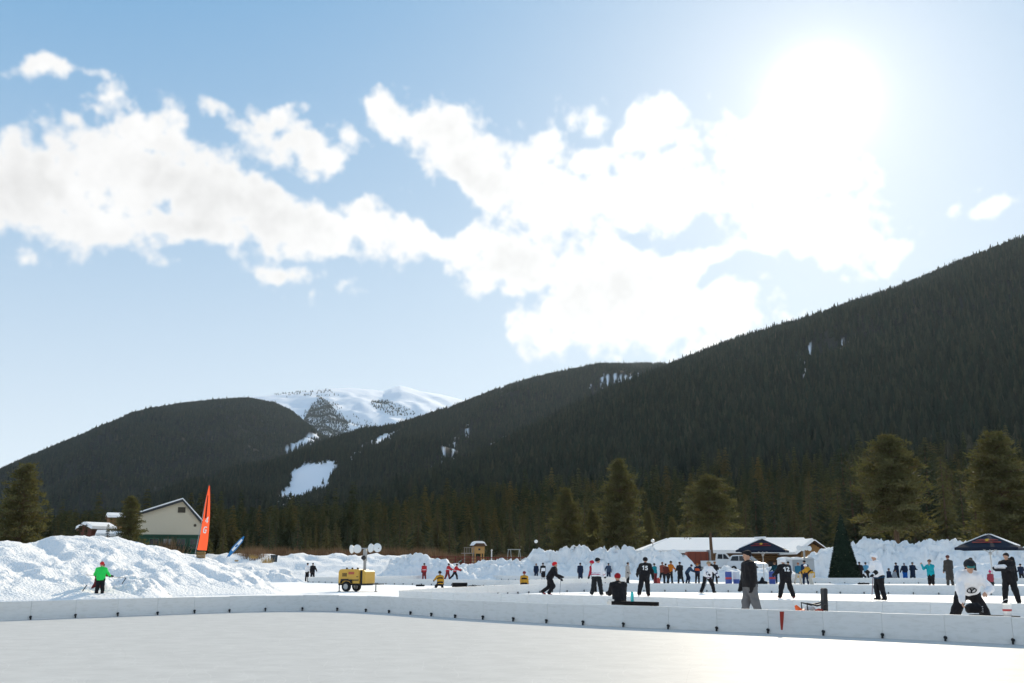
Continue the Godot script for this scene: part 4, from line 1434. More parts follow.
	person({"x": 594.2, "z": 57.5, "yaw": 240, "near": true, "jersey": 1, "skates": 1, "tall": 1.74, "lean": 12, "top": Color(0.35, 0.02, 0.04), "legs": black, "hat": "helmet", "hat_color": Color(0.5, 0.02, 0.05), "gloves": black, "label": "player in red mostly hidden behind the baggy white jersey"})
	person({"x": 608.6, "z": 104.0, "yaw": 160, "top": Color(0.03, 0.05, 0.09), "legs": navy, "hat_color": black, "armR": [10, 35, 20], "label": "person in dark blue with one arm out below the snowbank"})
	person({"x": 627.6, "z": 88.0, "yaw": 100, "top": Color(0.36, 0.34, 0.32), "legs": black, "hat_color": black, "coat": 1, "bulk": 1.1, "label": "person in a long light grey parka and black hat"})
	p = {"x": 619.0, "z": 27.6, "yaw": 188, "near": true, "seat": 0.50, "lean": 18, "tall": 1.55, "bulk": 1.05, "top": black, "legs": Color(0.6, 0.6, 0.58), "hat": "beanie", "hat_color": Color(0.30, 0.015, 0.02), "legL": [82, 14, 80], "legR": [82, 14, 80], "armL": [30, 8, 60], "armR": [30, 10, 60], "label": "person in black hoodie, white trousers and red beanie sitting on the bench"}
	person(p)
	p = {"x": 644.5, "z": 49.8, "yaw": 172, "near": true, "jersey": 1, "skates": 1, "tall": 1.86, "lean": 14, "side": -6, "bulk": 1.22, "wide": 1.1, "top": black, "legs": black, "hat": "helmet", "hat_color": black, "gloves": black, "number": "15", "legL": [12, 4, 8], "legR": [-10, 12, 14], "armL": [-6, 22, 20], "armR": [24, 30, 16], "boots": Color(0.10, 0.01, 0.01), "label": "hockey player in black jersey with white number 15 on the back"}
	person(p)
	# the row of onlookers before the lodge
	var row := [
		[655.2, 88, 200, Color(0.01, 0.20, 0.24), wine, "hair", Color(0.03, 0.02, 0.015), "onlooker in a teal jacket and dark red trousers", {}],
		[662.3, 89, 170, Color(0.22, 0.06, 0.04), black, "beanie", Color(0.1, 0.04, 0.03), "onlooker in a rust jacket between the teal and maroon ones", {"legR": [-10, 8, 4]}],
		[665.8, 87, 185, Color(0.10, 0.025, 0.02), black, "beanie", black, "onlooker in a dark maroon jacket next to the orange one", {}],
		[670.4, 86, 160, Color(0.52, 0.15, 0.012), black, "hair", Color(0.06, 0.04, 0.02), "tall onlooker in a bright orange jacket", {"tall": 1.9}],
		[680.2, 88, 180, black, black, "beanie", black, "onlooker all in black beside the one bending over", {"coat": 1}],
		[687.0, 87, 120, Color(0.03, 0.06, 0.11), navy, "beanie", navy, "onlooker in dark blue bending forward with hands on knees", {"lean": 38, "legL": [22, 6, 34], "legR": [10, 6, 26], "armL": [46, 8, 20], "armR": [46, 8, 20]}],
		[697.6, 86, 160, navy, black, "beanie", Color(0.35, 0.10, 0.02), "onlooker in navy with an orange panel behind the white player", {"bands": [[0.2, 0.22, Color(0.55, 0.10, 0.04)]]}],
		[715.0, 87, 200, black, black, "hair", Color(0.25, 0.13, 0.06), "onlooker in black beside the pickup truck's open door", {"tall": 1.86}],
		[775.3, 87, 200, Color(0.01, 0.05, 0.07), navy, "hair", Color(0.2, 0.10, 0.05), "onlooker in dark teal left of the player numbered 12", {}],
		[790.0, 84, 190, Color(0.012, 0.03, 0.08), navy, "hair", Color(0.04, 0.03, 0.02), "onlooker in navy right of the player numbered 12", {"tall": 1.86}],
		[798.2, 81, 170, Color(0.03, 0.14, 0.22), Color(0.5, 0.45, 0.38), "hair", Color(0.3, 0.12, 0.07), "onlooker in a steel blue jacket and pale trousers", {"legR": [-22, 8, 12]}],
		[805.2, 83, 190, Color(0.012, 0.03, 0.07), navy, "beanie", black, "tall onlooker in navy under the second floodlight mast", {"tall": 1.9}],
		[841.6, 96, 180, Color(0.02, 0.10, 0.34), navy, "beanie", Color(0.03, 0.05, 0.1), "onlooker in a royal blue jacket in front of the cone tree", {}],
		[849.6, 97, 10, Color(0.03, 0.04, 0.035), black, "hair", Color(0.5, 0.40, 0.30), "fair-haired onlooker in dark clothes in front of the cone tree", {}],
		[860.2, 95, 190, black, black, "beanie", black, "onlooker in black at the right edge of the cone tree", {"tall": 1.84}],
		[866.6, 95, 160, Color(0.10, 0.30, 0.46), black, "hair", Color(0.05, 0.03, 0.02), "onlooker in a pale blue jacket beside the cone tree", {}],
		[897.4, 97, 180, navy, black, "beanie", black, "onlooker in dark navy left of the bright blue trousers", {}],
		[905.2, 96, 180, navy, Color(0.01, 0.09, 0.33), "beanie", Color(0.2, 0.2, 0.22), "onlooker with bright blue trousers below the chunky bank", {"bulk": 1.15}],
		[913.0, 97, 180, Color(0.015, 0.025, 0.05), black, "beanie", black, "onlooker in dark navy right of the bright blue trousers", {"coat": 1}],
		[1021.5, 92, 180, navy, black, "beanie", black, "onlooker in navy at the far right by the snow shelf", {}]]
	var rp := RandomNumberGenerator.new()
	rp.seed = 31
	for q in row:
		var loose := {"tall": rp.randf_range(1.66, 1.86), "lean": rp.randf_range(-2, 10), "look": rp.randf_range(-50, 50), "nod": rp.randf_range(-6, 14), "legL": [rp.randf_range(-8, 14), rp.randf_range(2, 10), rp.randf_range(0, 14)], "legR": [rp.randf_range(-10, 10), rp.randf_range(2, 10), rp.randf_range(0, 14)], "armL": [rp.randf_range(-8, 40), rp.randf_range(5, 26), rp.randf_range(8, 90)], "armR": [rp.randf_range(-8, 40), rp.randf_range(5, 26), rp.randf_range(8, 90)]}
		loose.merge(q[8], true)
		q[8] = loose
		q[1] += rp.randf_range(-3.5, 3.0)
		q[2] += rp.randf_range(-40, 40)
		person(merged({"x": q[0], "z": float(q[1]), "yaw": q[2], "top": q[3], "legs": q[4], "hat": q[5], "hat_color": q[6], "label": q[7]}, q[8]))
	person({"x": 888.5, "z": 95.0, "yaw": 110, "seat": 0.35, "legL": [70, 10, 60], "legR": [60, 10, 60], "lean": 6, "top": navy, "legs": black, "hat_color": black, "label": "onlooker sitting low in dark clothes on the snow shelf"})
	person({"x": 892.8, "z": 96.0, "yaw": 100, "seat": 0.30, "legL": [75, 10, 50], "legR": [65, 10, 50], "lean": 25, "top": Color(0.3, 0.32, 0.35), "legs": black, "hat_color": black, "label": "onlooker in grey sitting beside the one in dark clothes"})
	p = {"x": 707.0, "z": 56.0, "yaw": 20, "near": true, "jersey": 1, "skates": 1, "tall": 1.78, "lean": 22, "bulk": 1.18, "top": white, "legs": black, "hat": "helmet", "hat_color": Color(0.30, 0.22, 0.14), "gloves": Color(0.04, 0.03, 0.05), "legL": [12, 22, 24], "legR": [16, 20, 30], "armL": [40, 10, 30], "armR": [30, 34, 10], "bands": [[-0.02, 0.05, Color(0.15, 0.05, 0.12)]], "cuffs": [[0.3, 0.6, Color(0.06, 0.05, 0.1)]], "label": "hockey player in white jersey and black trousers skating with legs apart"}
	person(p)
	stick("hockey stick of the skating player in white", held(p, p.joints.haL + Vector3(0, 0.1, 0)), col(703, 55.0, 0.06), Color(0.5, 0.5, 0.5), Vector3(-1, 0.02, 0.3))
	p = merged({"x": 749.4, "z": 26.2, "yaw": -78, "near": true, "tall": 1.80, "top": black, "legs": Color(0.13, 0.13, 0.135), "bulk": 1.14, "hat": "cap", "hat_color": black, "lean": 2, "legL": [10, 3, 4], "legR": [-10, 3, 6], "armL": [6, 5, 16], "armR": [-2, 5, 14], "gloves": black, "label": "man in black jacket, grey trousers and cap behind the near boards"}, {})
	person(p)
	p = {"x": 785.4, "z": 46.6, "yaw": 188, "near": true, "jersey": 1, "skates": 1, "tall": 1.80, "lean": 16, "bulk": 1.25, "wide": 1.15, "top": black, "legs": black, "hat": "helmet", "hat_color": white, "gloves": black, "number": "12", "legL": [4, 15, 14], "legR": [4, 16, 14], "armL": [24, 26, 40], "armR": [24, 26, 40], "boots": Color(0.25, 0.03, 0.04), "label": "hockey player in black with white helmet and number 12"}
	person(p)
	p = {"x": 811.5, "z": 76.0, "yaw": 230, "jersey": 1, "skates": 1, "lean": 44, "bulk": 1.2, "top": gold, "legs": Color(0.45, 0.43, 0.38), "hat": "helmet", "hat_color": white, "gloves": black, "bands": [[0.1, 0.12, black]], "cuffs": [[0.2, 0.6, black]], "legL": [26, 10, 44], "legR": [12, 10, 34], "armL": [50, 10, 20], "armR": [50, 10, 20], "label": "player in black and gold with white helmet bent over in front of the onlookers"}
	person(p)
	stick("stick lying out from the bent player in black and gold", held(p, p.joints.haL), col(798, 74.5, 0.05), Color(0.1, 0.1, 0.1), Vector3(-1, 0.1, 0.1))
	p = {"x": 879.0, "z": 43.4, "yaw": -75, "near": true, "jersey": 1, "skates": 1, "tall": 1.94, "lean": 14, "bulk": 1.16, "top": white, "legs": black, "hat": "helmet", "hat_color": white, "gloves": black, "legL": [10, 4, 20], "legR": [2, 4, 14], "armL": [26, 10, 30], "armR": [22, 10, 34], "bands": [[-0.08, 0.07, Color(0.01, 0.04, 0.08)]], "cuffs": [[0.2, 0.9, black]], "boots": black, "label": "hockey player in white jersey and white helmet leaning on a stick"}
	person(p)
	stick("dark red hockey stick planted by the player with white helmet", held(p, p.joints.haR), col(869.8, 43.0, 0.05), Color(0.16, 0.03, 0.04), Vector3(-1, 0.02, 0))
	person({"x": 931.0, "z": 58.0, "yaw": -60, "near": true, "tall": 1.80, "top": Color(0.01, 0.30, 0.36), "legs": black, "shorts": 1, "hat": "hair", "hat_color": Color(0.16, 0.08, 0.05), "armL": [60, 10, 95], "armR": [50, 8, 100], "boots": Color(0.5, 0.15, 0.13), "legR": [6, 4, 20], "label": "person in a teal jacket and black shorts with bare legs"})
	person({"x": 949.6, "z": 60.0, "y": 0.22, "yaw": 190, "near": true, "tall": 1.84, "top": Color(0.055, 0.05, 0.045), "legs": Color(0.06, 0.055, 0.05), "coat": 1, "hat": "beanie", "hat_color": Color(0.10, 0.03, 0.025), "label": "person in a long dark brown coat and dark red beanie"})
	person({"x": 972.6, "z": 58.0, "y": 0.1, "yaw": 195, "near": true, "tall": 1.80, "top": Color(0.012, 0.014, 0.02), "legs": black, "hat": "hair", "hat_color": Color(0.015, 0.012, 0.01), "armR": [10, 28, 40], "bulk": 1.2, "label": "person in a black jacket standing behind the bending player"})
	p = {"x": 965.5, "z": 22.2, "yaw": -12, "near": true, "jersey": 1, "skates": 1, "tall": 1.82, "lean": 52, "nod": -4, "bulk": 1.15, "wide": 1.1, "top": white, "legs": black, "hat": "helmet", "hat_color": Color(0.02, 0.025, 0.03), "visor": Color(0.03, 0.16, 0.17), "legL": [20, 24, 34], "legR": [20, 22, 30], "armL": [24, 8, 2, 2], "armR": [8, 36, 60, -30], "boots": black, "label": "hockey player in white jersey with round black emblem bending over the boards"}
	person(p)
	emblem(p)
	p = {"x": 1008.5, "z": 39.5, "yaw": -50, "near": true, "tall": 1.92, "top": black, "legs": black, "hat": "cap", "hat_color": black, "bulk": 1.15, "armL": [52, 8, 40], "armR": [45, 8, 50], "gloves": black, "legL": [8, 6, 6], "legR": [-6, 8, 6], "label": "person in black carrying hockey gear under the right parasol"}
	person(p)
	gear_bag(p)
	person({"x": 990.5, "z": 56.0, "yaw": 190, "near": true, "tall": 1.20, "top": Color(0.28, 0.05, 0.07), "legs": black, "hat": "beanie", "hat_color": Color(0.55, 0.03, 0.16), "pompom": Color(0.6, 0.1, 0.25), "label": "small child in a pink pompom hat beside the parasol pole"})

func merged(a: Dictionary, b: Dictionary) -> Dictionary:
	var c := a.duplicate()
	c.merge(b, true)
	return c

func emblem(p: Dictionary) -> void:
	var j: Dictionary = p.joints
	var mb := MB.new()
	var seg := 28
	for k in seg:      # a ring and three strokes meeting in it
		var a := TAU * k / seg
		var b := TAU * (k + 1) / seg
		mb.quad(Vector3(cos(a) * 0.075, sin(a) * 0.075, 0), Vector3(cos(b) * 0.075, sin(b) * 0.075, 0), Vector3(cos(b) * 0.10, sin(b) * 0.10, 0), Vector3(cos(a) * 0.10, sin(a) * 0.10, 0), Vector3.BACK)
	for a: float in [2.2, 0.9, -1.57]:
		mb.box(Transform3D(Basis(Vector3.BACK, a), Vector3(cos(a), sin(a), 0) * 0.038), Vector3(0.075, 0.03, 0.006))
	var n := part("emblem", mb.mesh(), cloth("print_black", Color(0.02, 0.02, 0.022)), p.node)
	n.transform = Transform3D(Basis(j.up.cross(j.fwd).normalized(), j.up, j.fwd), j.hip + j.up * 0.24 + j.fwd * 0.172 + Vector3(0.03, 0, 0))

func gear_bag(p: Dictionary) -> void:
	var j: Dictionary = p.joints
	var o := thing("hockey_bag", "black tall hockey bag slung on the back of the person in black", "bag", held(p, j.hip + j.up * 0.1 - j.fwd * 0.30), (p.node as Node3D).rotation.y)
	var f := bounds([Vector3(0, -0.25, 0), Vector3(0, 0.62, 0)], 0.25, 0.03)
	f.cap(Vector3(-0.08, -0.2, 0), Vector3(-0.06, 0.5, 0), 0.12, 0.10)
	f.cap(Vector3(0.08, -0.2, 0), Vector3(0.06, 0.55, 0), 0.12, 0.09)
	grown("sack", f, Color(0.012, 0.012, 0.014), o)
	var s := MB.new()
	s.tube([Vector3(-0.1, 0.4, 0.08), Vector3(-0.12, 0.5, 0.28), Vector3(-0.1, 0.1, 0.34)], [0.02, 0.02, 0.02], 6)
	part("strap", s.mesh(), cloth("strap", Color(0.03, 0.03, 0.03)), o)
	var t := thing("hockey_jersey", "white folded jersey held in front by the person in black", "jersey", held(p, (j.haL + j.haR) * 0.5 + Vector3(0, 0.03, 0.06)), (p.node as Node3D).rotation.y)
	var g := bounds([Vector3(-0.2, 0, 0), Vector3(0.2, 0.1, 0)], 0.2, 0.03)
	g.cap(Vector3(-0.18, 0, 0), Vector3(0.18, 0.02, 0), 0.06, 0.07)
	g.cap(Vector3(-0.12, 0.06, 0), Vector3(0.14, 0.07, 0.02), 0.05, 0.05)
	grown("folds", g, Color(0.7, 0.7, 0.72), t)
	var hb := MB.new()
	hb.cube(Vector3(0, -0.1, 0.02), Vector3(0.42, 0.09, 0.2), 0.03)
	part("sleeve", hb.mesh(), cloth("gear_black", Color(0.015, 0.015, 0.018)), t)

# ---------------------------------------------------------------- things around the rinks
func wheel(parent: Node3D, where: Vector3, axis: Vector3, r: float, w: float) -> void:
	var b := Basis(Quaternion(Vector3.UP, axis.normalized()))
	var t := MB.new()
	t.lathe(Transform3D(b, where), [Vector2(r * 0.55, -w * 0.5), Vector2(r * 0.9, -w * 0.5), Vector2(r, -w * 0.3), Vector2(r, w * 0.3), Vector2(r * 0.9, w * 0.5), Vector2(r * 0.55, w * 0.5)], 20)
	var o := part("wheel", t.mesh(), mat("tyre", Color(0.02, 0.02, 0.02), 0.85, 0.3), parent)
	var m := MB.new()
	m.lathe(Transform3D(b, where), [Vector2(0.0, -w * 0.38), Vector2(r * 0.5, -w * 0.35), Vector2(r * 0.58, -w * 0.46), Vector2(r * 0.58, w * 0.46), Vector2(r * 0.5, w * 0.35), Vector2(r * 0.2, w * 0.42), Vector2(0.0, w * 0.42)], 16)
	part("rim", m.mesh(), mat("wheel_rim", Color(0.45, 0.44, 0.42), 0.45, 0.5), o)

func poly2(flat_pts: Array) -> PackedVector2Array:
	var q := PackedVector2Array()
	for k in range(0, flat_pts.size(), 2):
		q.push_back(Vector2(flat_pts[k], flat_pts[k + 1]))
	return q

func lamp_head(parent: Node3D, where: Vector3, aim: Vector3, r: float) -> void:
	# a floodlight, switched off: shallow metal bowl, glass lens, gear box
	var b := Basis(Quaternion(Vector3.UP, aim.normalized()))
	var s := MB.new()
	s.lathe(Transform3D(b, where), [Vector2(0.05, -0.20), Vector2(r * 0.55, -0.14), Vector2(r * 0.92, -0.02), Vector2(r, 0.03), Vector2(r * 0.96, 0.035)], 20)
	s.box(Transform3D(b, where - b.y * 0.26), Vector3(0.16, 0.16, 0.2), 0.02)
	var o := part("floodlight", s.mesh(), mat("lamp_metal", Color(0.62, 0.62, 0.60), 0.45, 0.5), parent)
	var l := MB.new()
	l.lathe(Transform3D(b, where), [Vector2(r * 0.95, 0.034), Vector2(r * 0.6, 0.055), Vector2(0.0, 0.06)], 20)
	part("lens", l.mesh(), mat("lamp_glass", Color(0.72, 0.74, 0.74), 0.15, 0.5), o)

func make_light_tower() -> void:
	var yellow := mat("machine_yellow", Color(0.62, 0.36, 0.055), 0.45, 0.45)
	var dark := mat("machine_black", Color(0.02, 0.02, 0.022), 0.6, 0.4)
	var steel := mat("galvanised", Color(0.32, 0.32, 0.31), 0.5, 0.5)
	var o := thing("light_tower", "yellow trailer light tower with white floodlights folded low on the snow", "light tower", col(356, 60), deg_to_rad(-24))
	o.scale = Vector3(0.94, 0.94, 0.94)
	var b := MB.new()      # rounded hood: side profile swept across
	b.prism(Transform3D(), poly2([-0.92, 0.50, -0.92, 1.20, -0.84, 1.32, -0.70, 1.36, 0.52, 1.36, 0.60, 1.30, 0.60, 0.50]), -0.55, 0.55)
	var body := part("hood", b.mesh(), yellow, o)
	var c := MB.new()
	c.prism(Transform3D(), poly2([0.82, 0.50, 0.82, 1.30, 0.90, 1.30, 1.04, 1.20, 1.04, 0.50]), -0.55, 0.55)
	part("end_panel", c.mesh(), yellow, o)
	var gp := MB.new()
	gp.cube(Vector3(0.71, 0.88, 0), Vector3(0.20, 0.76, 0.9))
	gp.cube(Vector3(0, 0.44, 0), Vector3(2.0, 0.12, 0.9), 0.02)
	part("chassis", gp.mesh(), dark, o)
	for k in 5:      # cooling slots
		var sl := MB.new()
		sl.cube(Vector3(-0.62 + 0.07 * k, 1.02, 0.555), Vector3(0.035, 0.22, 0.012))
		part("vent", sl.mesh(), dark, body)
	var dr := MB.new()
	dr.cube(Vector3(0.18, 0.98, 0.556), Vector3(0.72, 0.5, 0.014), 0.005)
	var door := part("door", dr.mesh(), yellow, body)
	var hd := MB.new()
	hd.cube(Vector3(0.45, 0.9, 0.57), Vector3(0.12, 0.04, 0.02), 0.005)
	part("handle", hd.mesh(), dark, door)
	var lb := MB.new()
	lb.cube(Vector3(0.02, 1.12, 0.566), Vector3(0.42, 0.16, 0.006))
	part("decal", lb.mesh(), mat("decal_red", Color(0.45, 0.10, 0.06), 0.5, 0.4), body)
	var st := MB.new()
	st.cube(Vector3(-0.1, 0.72, 0.558), Vector3(1.3, 0.10, 0.008))
	part("stripe", st.mesh(), dark, body)
	for z: float in [-0.58, 0.58]:
		wheel(o, Vector3(-0.30, 0.31, z), Vector3(0, 0, 1), 0.31, 0.2)
		var fd := MB.new()
		fd.prism(Transform3D(), poly2([-0.72, 0.52, -0.66, 0.66, -0.52, 0.72, -0.08, 0.72, 0.06, 0.66, 0.12, 0.52, 0.06, 0.52, 0.02, 0.62, -0.1, 0.67, -0.5, 0.67, -0.62, 0.62, -0.66, 0.52]), z - 0.13, z + 0.13)
		part("mudguard", fd.mesh(), dark, o)
	var tb := MB.new()
	tb.bar(Vector3(0.9, 0.46, 0.3), Vector3(1.75, 0.46, 0), 0.07, 0.07)
	tb.bar(Vector3(0.9, 0.46, -0.3), Vector3(1.75, 0.46, 0), 0.07, 0.07)
	tb.bar(Vector3(1.7, 0.46, 0), Vector3(2.05, 0.47, 0), 0.06, 0.08)
	part("drawbar", tb.mesh(), dark, o)
	for q in [Vector3(1.5, 0, 0.05), Vector3(0.35, 0, 0.5), Vector3(-0.9, 0, 0.45)]:
		var jk := MB.new()
		jk.tube([q + Vector3(0, 0.04, 0), q + Vector3(0, 0.55, 0)], [0.03, 0.03], 8)
		jk.lathe(Transform3D(Basis(), q), [Vector2(0.0, 0.0), Vector2(0.09, 0.0), Vector2(0.09, 0.03), Vector2(0.0, 0.04)], 10)
		part("jack", jk.mesh(), dark, o)
	for k in 3:
		var lug := MB.new()
		lug.cube(Vector3(-0.55 + k * 0.4, 1.41, 0.2), Vector3(0.1, 0.1, 0.12), 0.02)
		part("lifting_lug", lug.mesh(), dark, body)
	var ms := MB.new()
	ms.box(Transform3D(Basis(), Vector3(0.62, 1.55, 0)), Vector3(0.14, 2.1, 0.14), 0.01)
	ms.box(Transform3D(Basis(), Vector3(0.62, 2.2, 0)), Vector3(0.20, 0.7, 0.20), 0.02)
	part("mast", ms.mesh(), steel, o)
	var winch := MB.new()
	winch.lathe(Transform3D(Basis(Vector3.RIGHT, PI / 2), Vector3(0.62, 2.05, 0.14)), [Vector2(0.0, 0.12), Vector2(0.12, 0.12), Vector2(0.14, 0.0), Vector2(0.12, -0.1)], 12)
	part("winch", winch.mesh(), dark, o)
	var cb := MB.new()
	cb.bar(Vector3(-0.3, 2.62, 0), Vector3(1.62, 2.62, 0), 0.07, 0.07)
	part("crossbar", cb.mesh(), steel, o)
	lamp_head(o, Vector3(-0.30, 2.58, 0.10), Vector3(-0.5, -0.1, 1), 0.27)
	lamp_head(o, Vector3(0.12, 2.60, 0.12), Vector3(0.3, -0.15, 1), 0.27)
	lamp_head(o, Vector3(1.10, 2.64, 0.10), Vector3(-0.35, 0.1, 1), 0.28)
	lamp_head(o, Vector3(1.50, 2.66, 0.02), Vector3(0.9, 0.1, 0.6), 0.28)

func make_flags() -> void:
	var foot := on_bank(191.7, 570.5)
	var d := -foot.z
	var o := thing("feather_flag", "tall orange-red feather flag with white lettering on the snowbank slope", "flag", at(191.7, 571, d))
	var home: Vector3 = o.position
	var pole := MB.new()
	var pts := []
	for q in [[191.7, 572], [194.9, 555], [198.5, 538], [202.8, 515], [206.2, 498], [208.4, 488], [209.4, 484.5]]:
		pts.append(at(q[0], q[1], d) - home)
	pole.tube(pts, [0.022, 0.022, 0.02, 0.018, 0.014, 0.01, 0.008], 8)
	part("pole", pole.mesh(), mat("flag_pole", Color(0.25, 0.25, 0.26), 0.4, 0.5), o)
	# cloth between the pole side and the free edge, slightly billowed
	var left := [[197.2, 550], [199.0, 541.5], [200.8, 532.5], [202.9, 519], [204.8, 506], [206.8, 495], [208.9, 485.5]]
	var right := [[206.6, 550.5], [208.0, 541], [209.2, 530], [210.2, 517], [210.4, 506], [210.3, 496], [210.0, 486]]
	var c := MB.new()
	var n := 8
	var grid := []
	for i in left.size():
		var rowp := []
		for k in n + 1:
			var t := float(k) / n
			var p := at(lerpf(left[i][0], right[i][0], t), lerpf(left[i][1], right[i][1], t), d) - home
			p.z += 0.05 * sin(t * 5.0 + i * 0.8) * t + 0.02
			rowp.append(p)
		grid.append(rowp)
	for i in left.size() - 1:
		for k in n:
			c.quad(grid[i][k], grid[i][k + 1], grid[i + 1][k + 1], grid[i + 1][k], Vector3.BACK)
	var red := mat("flag_red", Color(0.62, 0.075, 0.028), 0.8, 0.2)
	red.backlight_enabled = true
	red.backlight = lin(0.75, 0.12, 0.05)
	part("cloth", c.mesh(), red, o)
	var font := SystemFont.new()
	font.font_names = PackedStringArray(["Droid Sans"])
	font.font_weight = 700
	var spots := [["G", 205.4, 530.0, 0.0062, -9.0], ["4", 207.4, 520.0, 0.0058, -7.0]]
	for q in spots:
		var tm := TextMesh.new()
		tm.font = font
		tm.text = q[0]
		tm.font_size = 96
		tm.pixel_size = q[3]
		tm.depth = 0.012
		var l := part("letter", tm, mat("flag_print", Color(0.78, 0.76, 0.74), 0.8, 0.2), o, at(q[1], q[2], d) - home + Vector3(0, 0, 0.09))
		l.rotation.z = deg_to_rad(q[4])
		l.scale = Vector3(0.62, 1.0, 1.0)
	var dk := MB.new()
	for i in 2:
		dk.quad(grid[4 + i - 1][2] + Vector3(0, 0, 0.012), grid[4 + i - 1][4] + Vector3(0, 0, 0.012), grid[4 + i][4] + Vector3(0, 0, 0.012), grid[4 + i][2] + Vector3(0, 0, 0.012), Vector3.BACK)
	part("dark_print", dk.mesh(), mat("flag_dark", Color(0.16, 0.02, 0.015), 0.8, 0.2), o)
	# crate below the flag, on the crest
	var b := thing("wooden_crate", "brown wooden crate on the snow crest just below the red flag", "crate", on_bank(201.2, 558.0) - Vector3(0, 0.12, 0), 0.2)
	for k in 4:
		var m := MB.new()
		m.cube(Vector3(0, 0.07 + 0.125 * k, 0), Vector3(0.48, 0.115, 0.4), 0.01)
		part("slat", m.mesh(), mat("crate_wood", Color(0.24, 0.15, 0.06), 0.8, 0.3), b)
	# the leaning blue flag
	d = 78.0
	var f := thing("feather_flag", "blue and white feather flag leaning far over on the snow", "flag", at(226.6, 557.5, d))
	home = f.position
	var fp := MB.new()
	fp.tube([Vector3.ZERO, at(234, 548, d) - home, at(244, 536, d) - home], [0.025, 0.02, 0.01], 8)
	part("pole", fp.mesh(), mat("flag_pole", Color(0.25, 0.25, 0.26), 0.4, 0.5), f)
	var strips := [["cloth", Color(0.04, 0.19, 0.42), [[227, 556.5], [232.5, 547], [240, 539], [244, 536]], [[229.5, 556.8], [236.5, 549.5], [242.6, 542], [244.4, 537]], 0.0],
		["white_panel", Color(0.72, 0.75, 0.78), [[231.6, 550], [234.4, 546.4], [238.6, 542], [241.6, 539]], [[233.2, 551.4], [236.6, 547.8], [240.4, 543.4], [242.8, 540]], 0.02],
		["blue_print", Color(0.04, 0.19, 0.42), [[235.0, 546.6], [236.4, 545.2], [237.4, 544.2]], [[236.2, 547.4], [237.6, 546.0], [238.6, 545.0]], 0.04]]
	for q in strips:
		var m := MB.new()
		for k in q[2].size() - 1:
			var dz := Vector3(0, 0, q[4] + 0.03)
			m.quad(at(q[2][k][0], q[2][k][1], d) - home + dz, at(q[3][k][0], q[3][k][1], d) - home + dz, at(q[3][k + 1][0], q[3][k + 1][1], d) - home + dz, at(q[2][k + 1][0], q[2][k + 1][1], d) - home + dz, Vector3.BACK)
		part(q[0], m.mesh(), mat("flag_" + color_key(q[1]), q[1], 0.7, 0.2), f)

func snow_slab(mb: MB, a: Vector3, b: Vector3, c: Vector3, d: Vector3, thick: float) -> void:     # roof snow with a drooped rim
	var n := (b - a).cross(d - a).normalized()
	if n.y < 0.0:
		n = -n
	var mid := (a + b + c + d) * 0.25
	var lo := [a, b, c, d]
	var hi := []
	for p: Vector3 in lo:
		hi.append(p + n * thick + (mid - p).normalized() * thick * 0.4)
	mb.quad(hi[0], hi[1], hi[2], hi[3], n)
	for k in 4:
		var q := (k + 1) % 4
		mb.quad(lo[k], lo[q], hi[q], hi[k], (lo[k] + lo[q]) * 0.5 - mid + n * 0.2)
	mb.quad(a, b, c, d, -n)

func window_part(parent: Node3D, xf: Transform3D, w: float, h: float, frame_m: Material, glass_m: Material) -> void:
	var f := MB.new()
	var t := 0.09
	f.box(xf * Transform3D(Basis(), Vector3(0, h * 0.5, 0)), Vector3(w + t, t, 0.12))
	f.box(xf * Transform3D(Basis(), Vector3(0, -h * 0.5, 0)), Vector3(w + t, t, 0.14))
	for s: float in [-1.0, 1.0]:
		f.box(xf * Transform3D(Basis(), Vector3(w * 0.5 * s, 0, 0)), Vector3(t, h - t, 0.12))
	f.box(xf, Vector3(0.05, h - t, 0.06))
	var o := part("window", f.mesh(), frame_m, parent)
	var g := MB.new()
	g.box(xf * Transform3D(Basis(), Vector3(0, 0, -0.02)), Vector3(w - 0.05, h - 0.05, 0.04))
	part("pane", g.mesh(), glass_m, o)

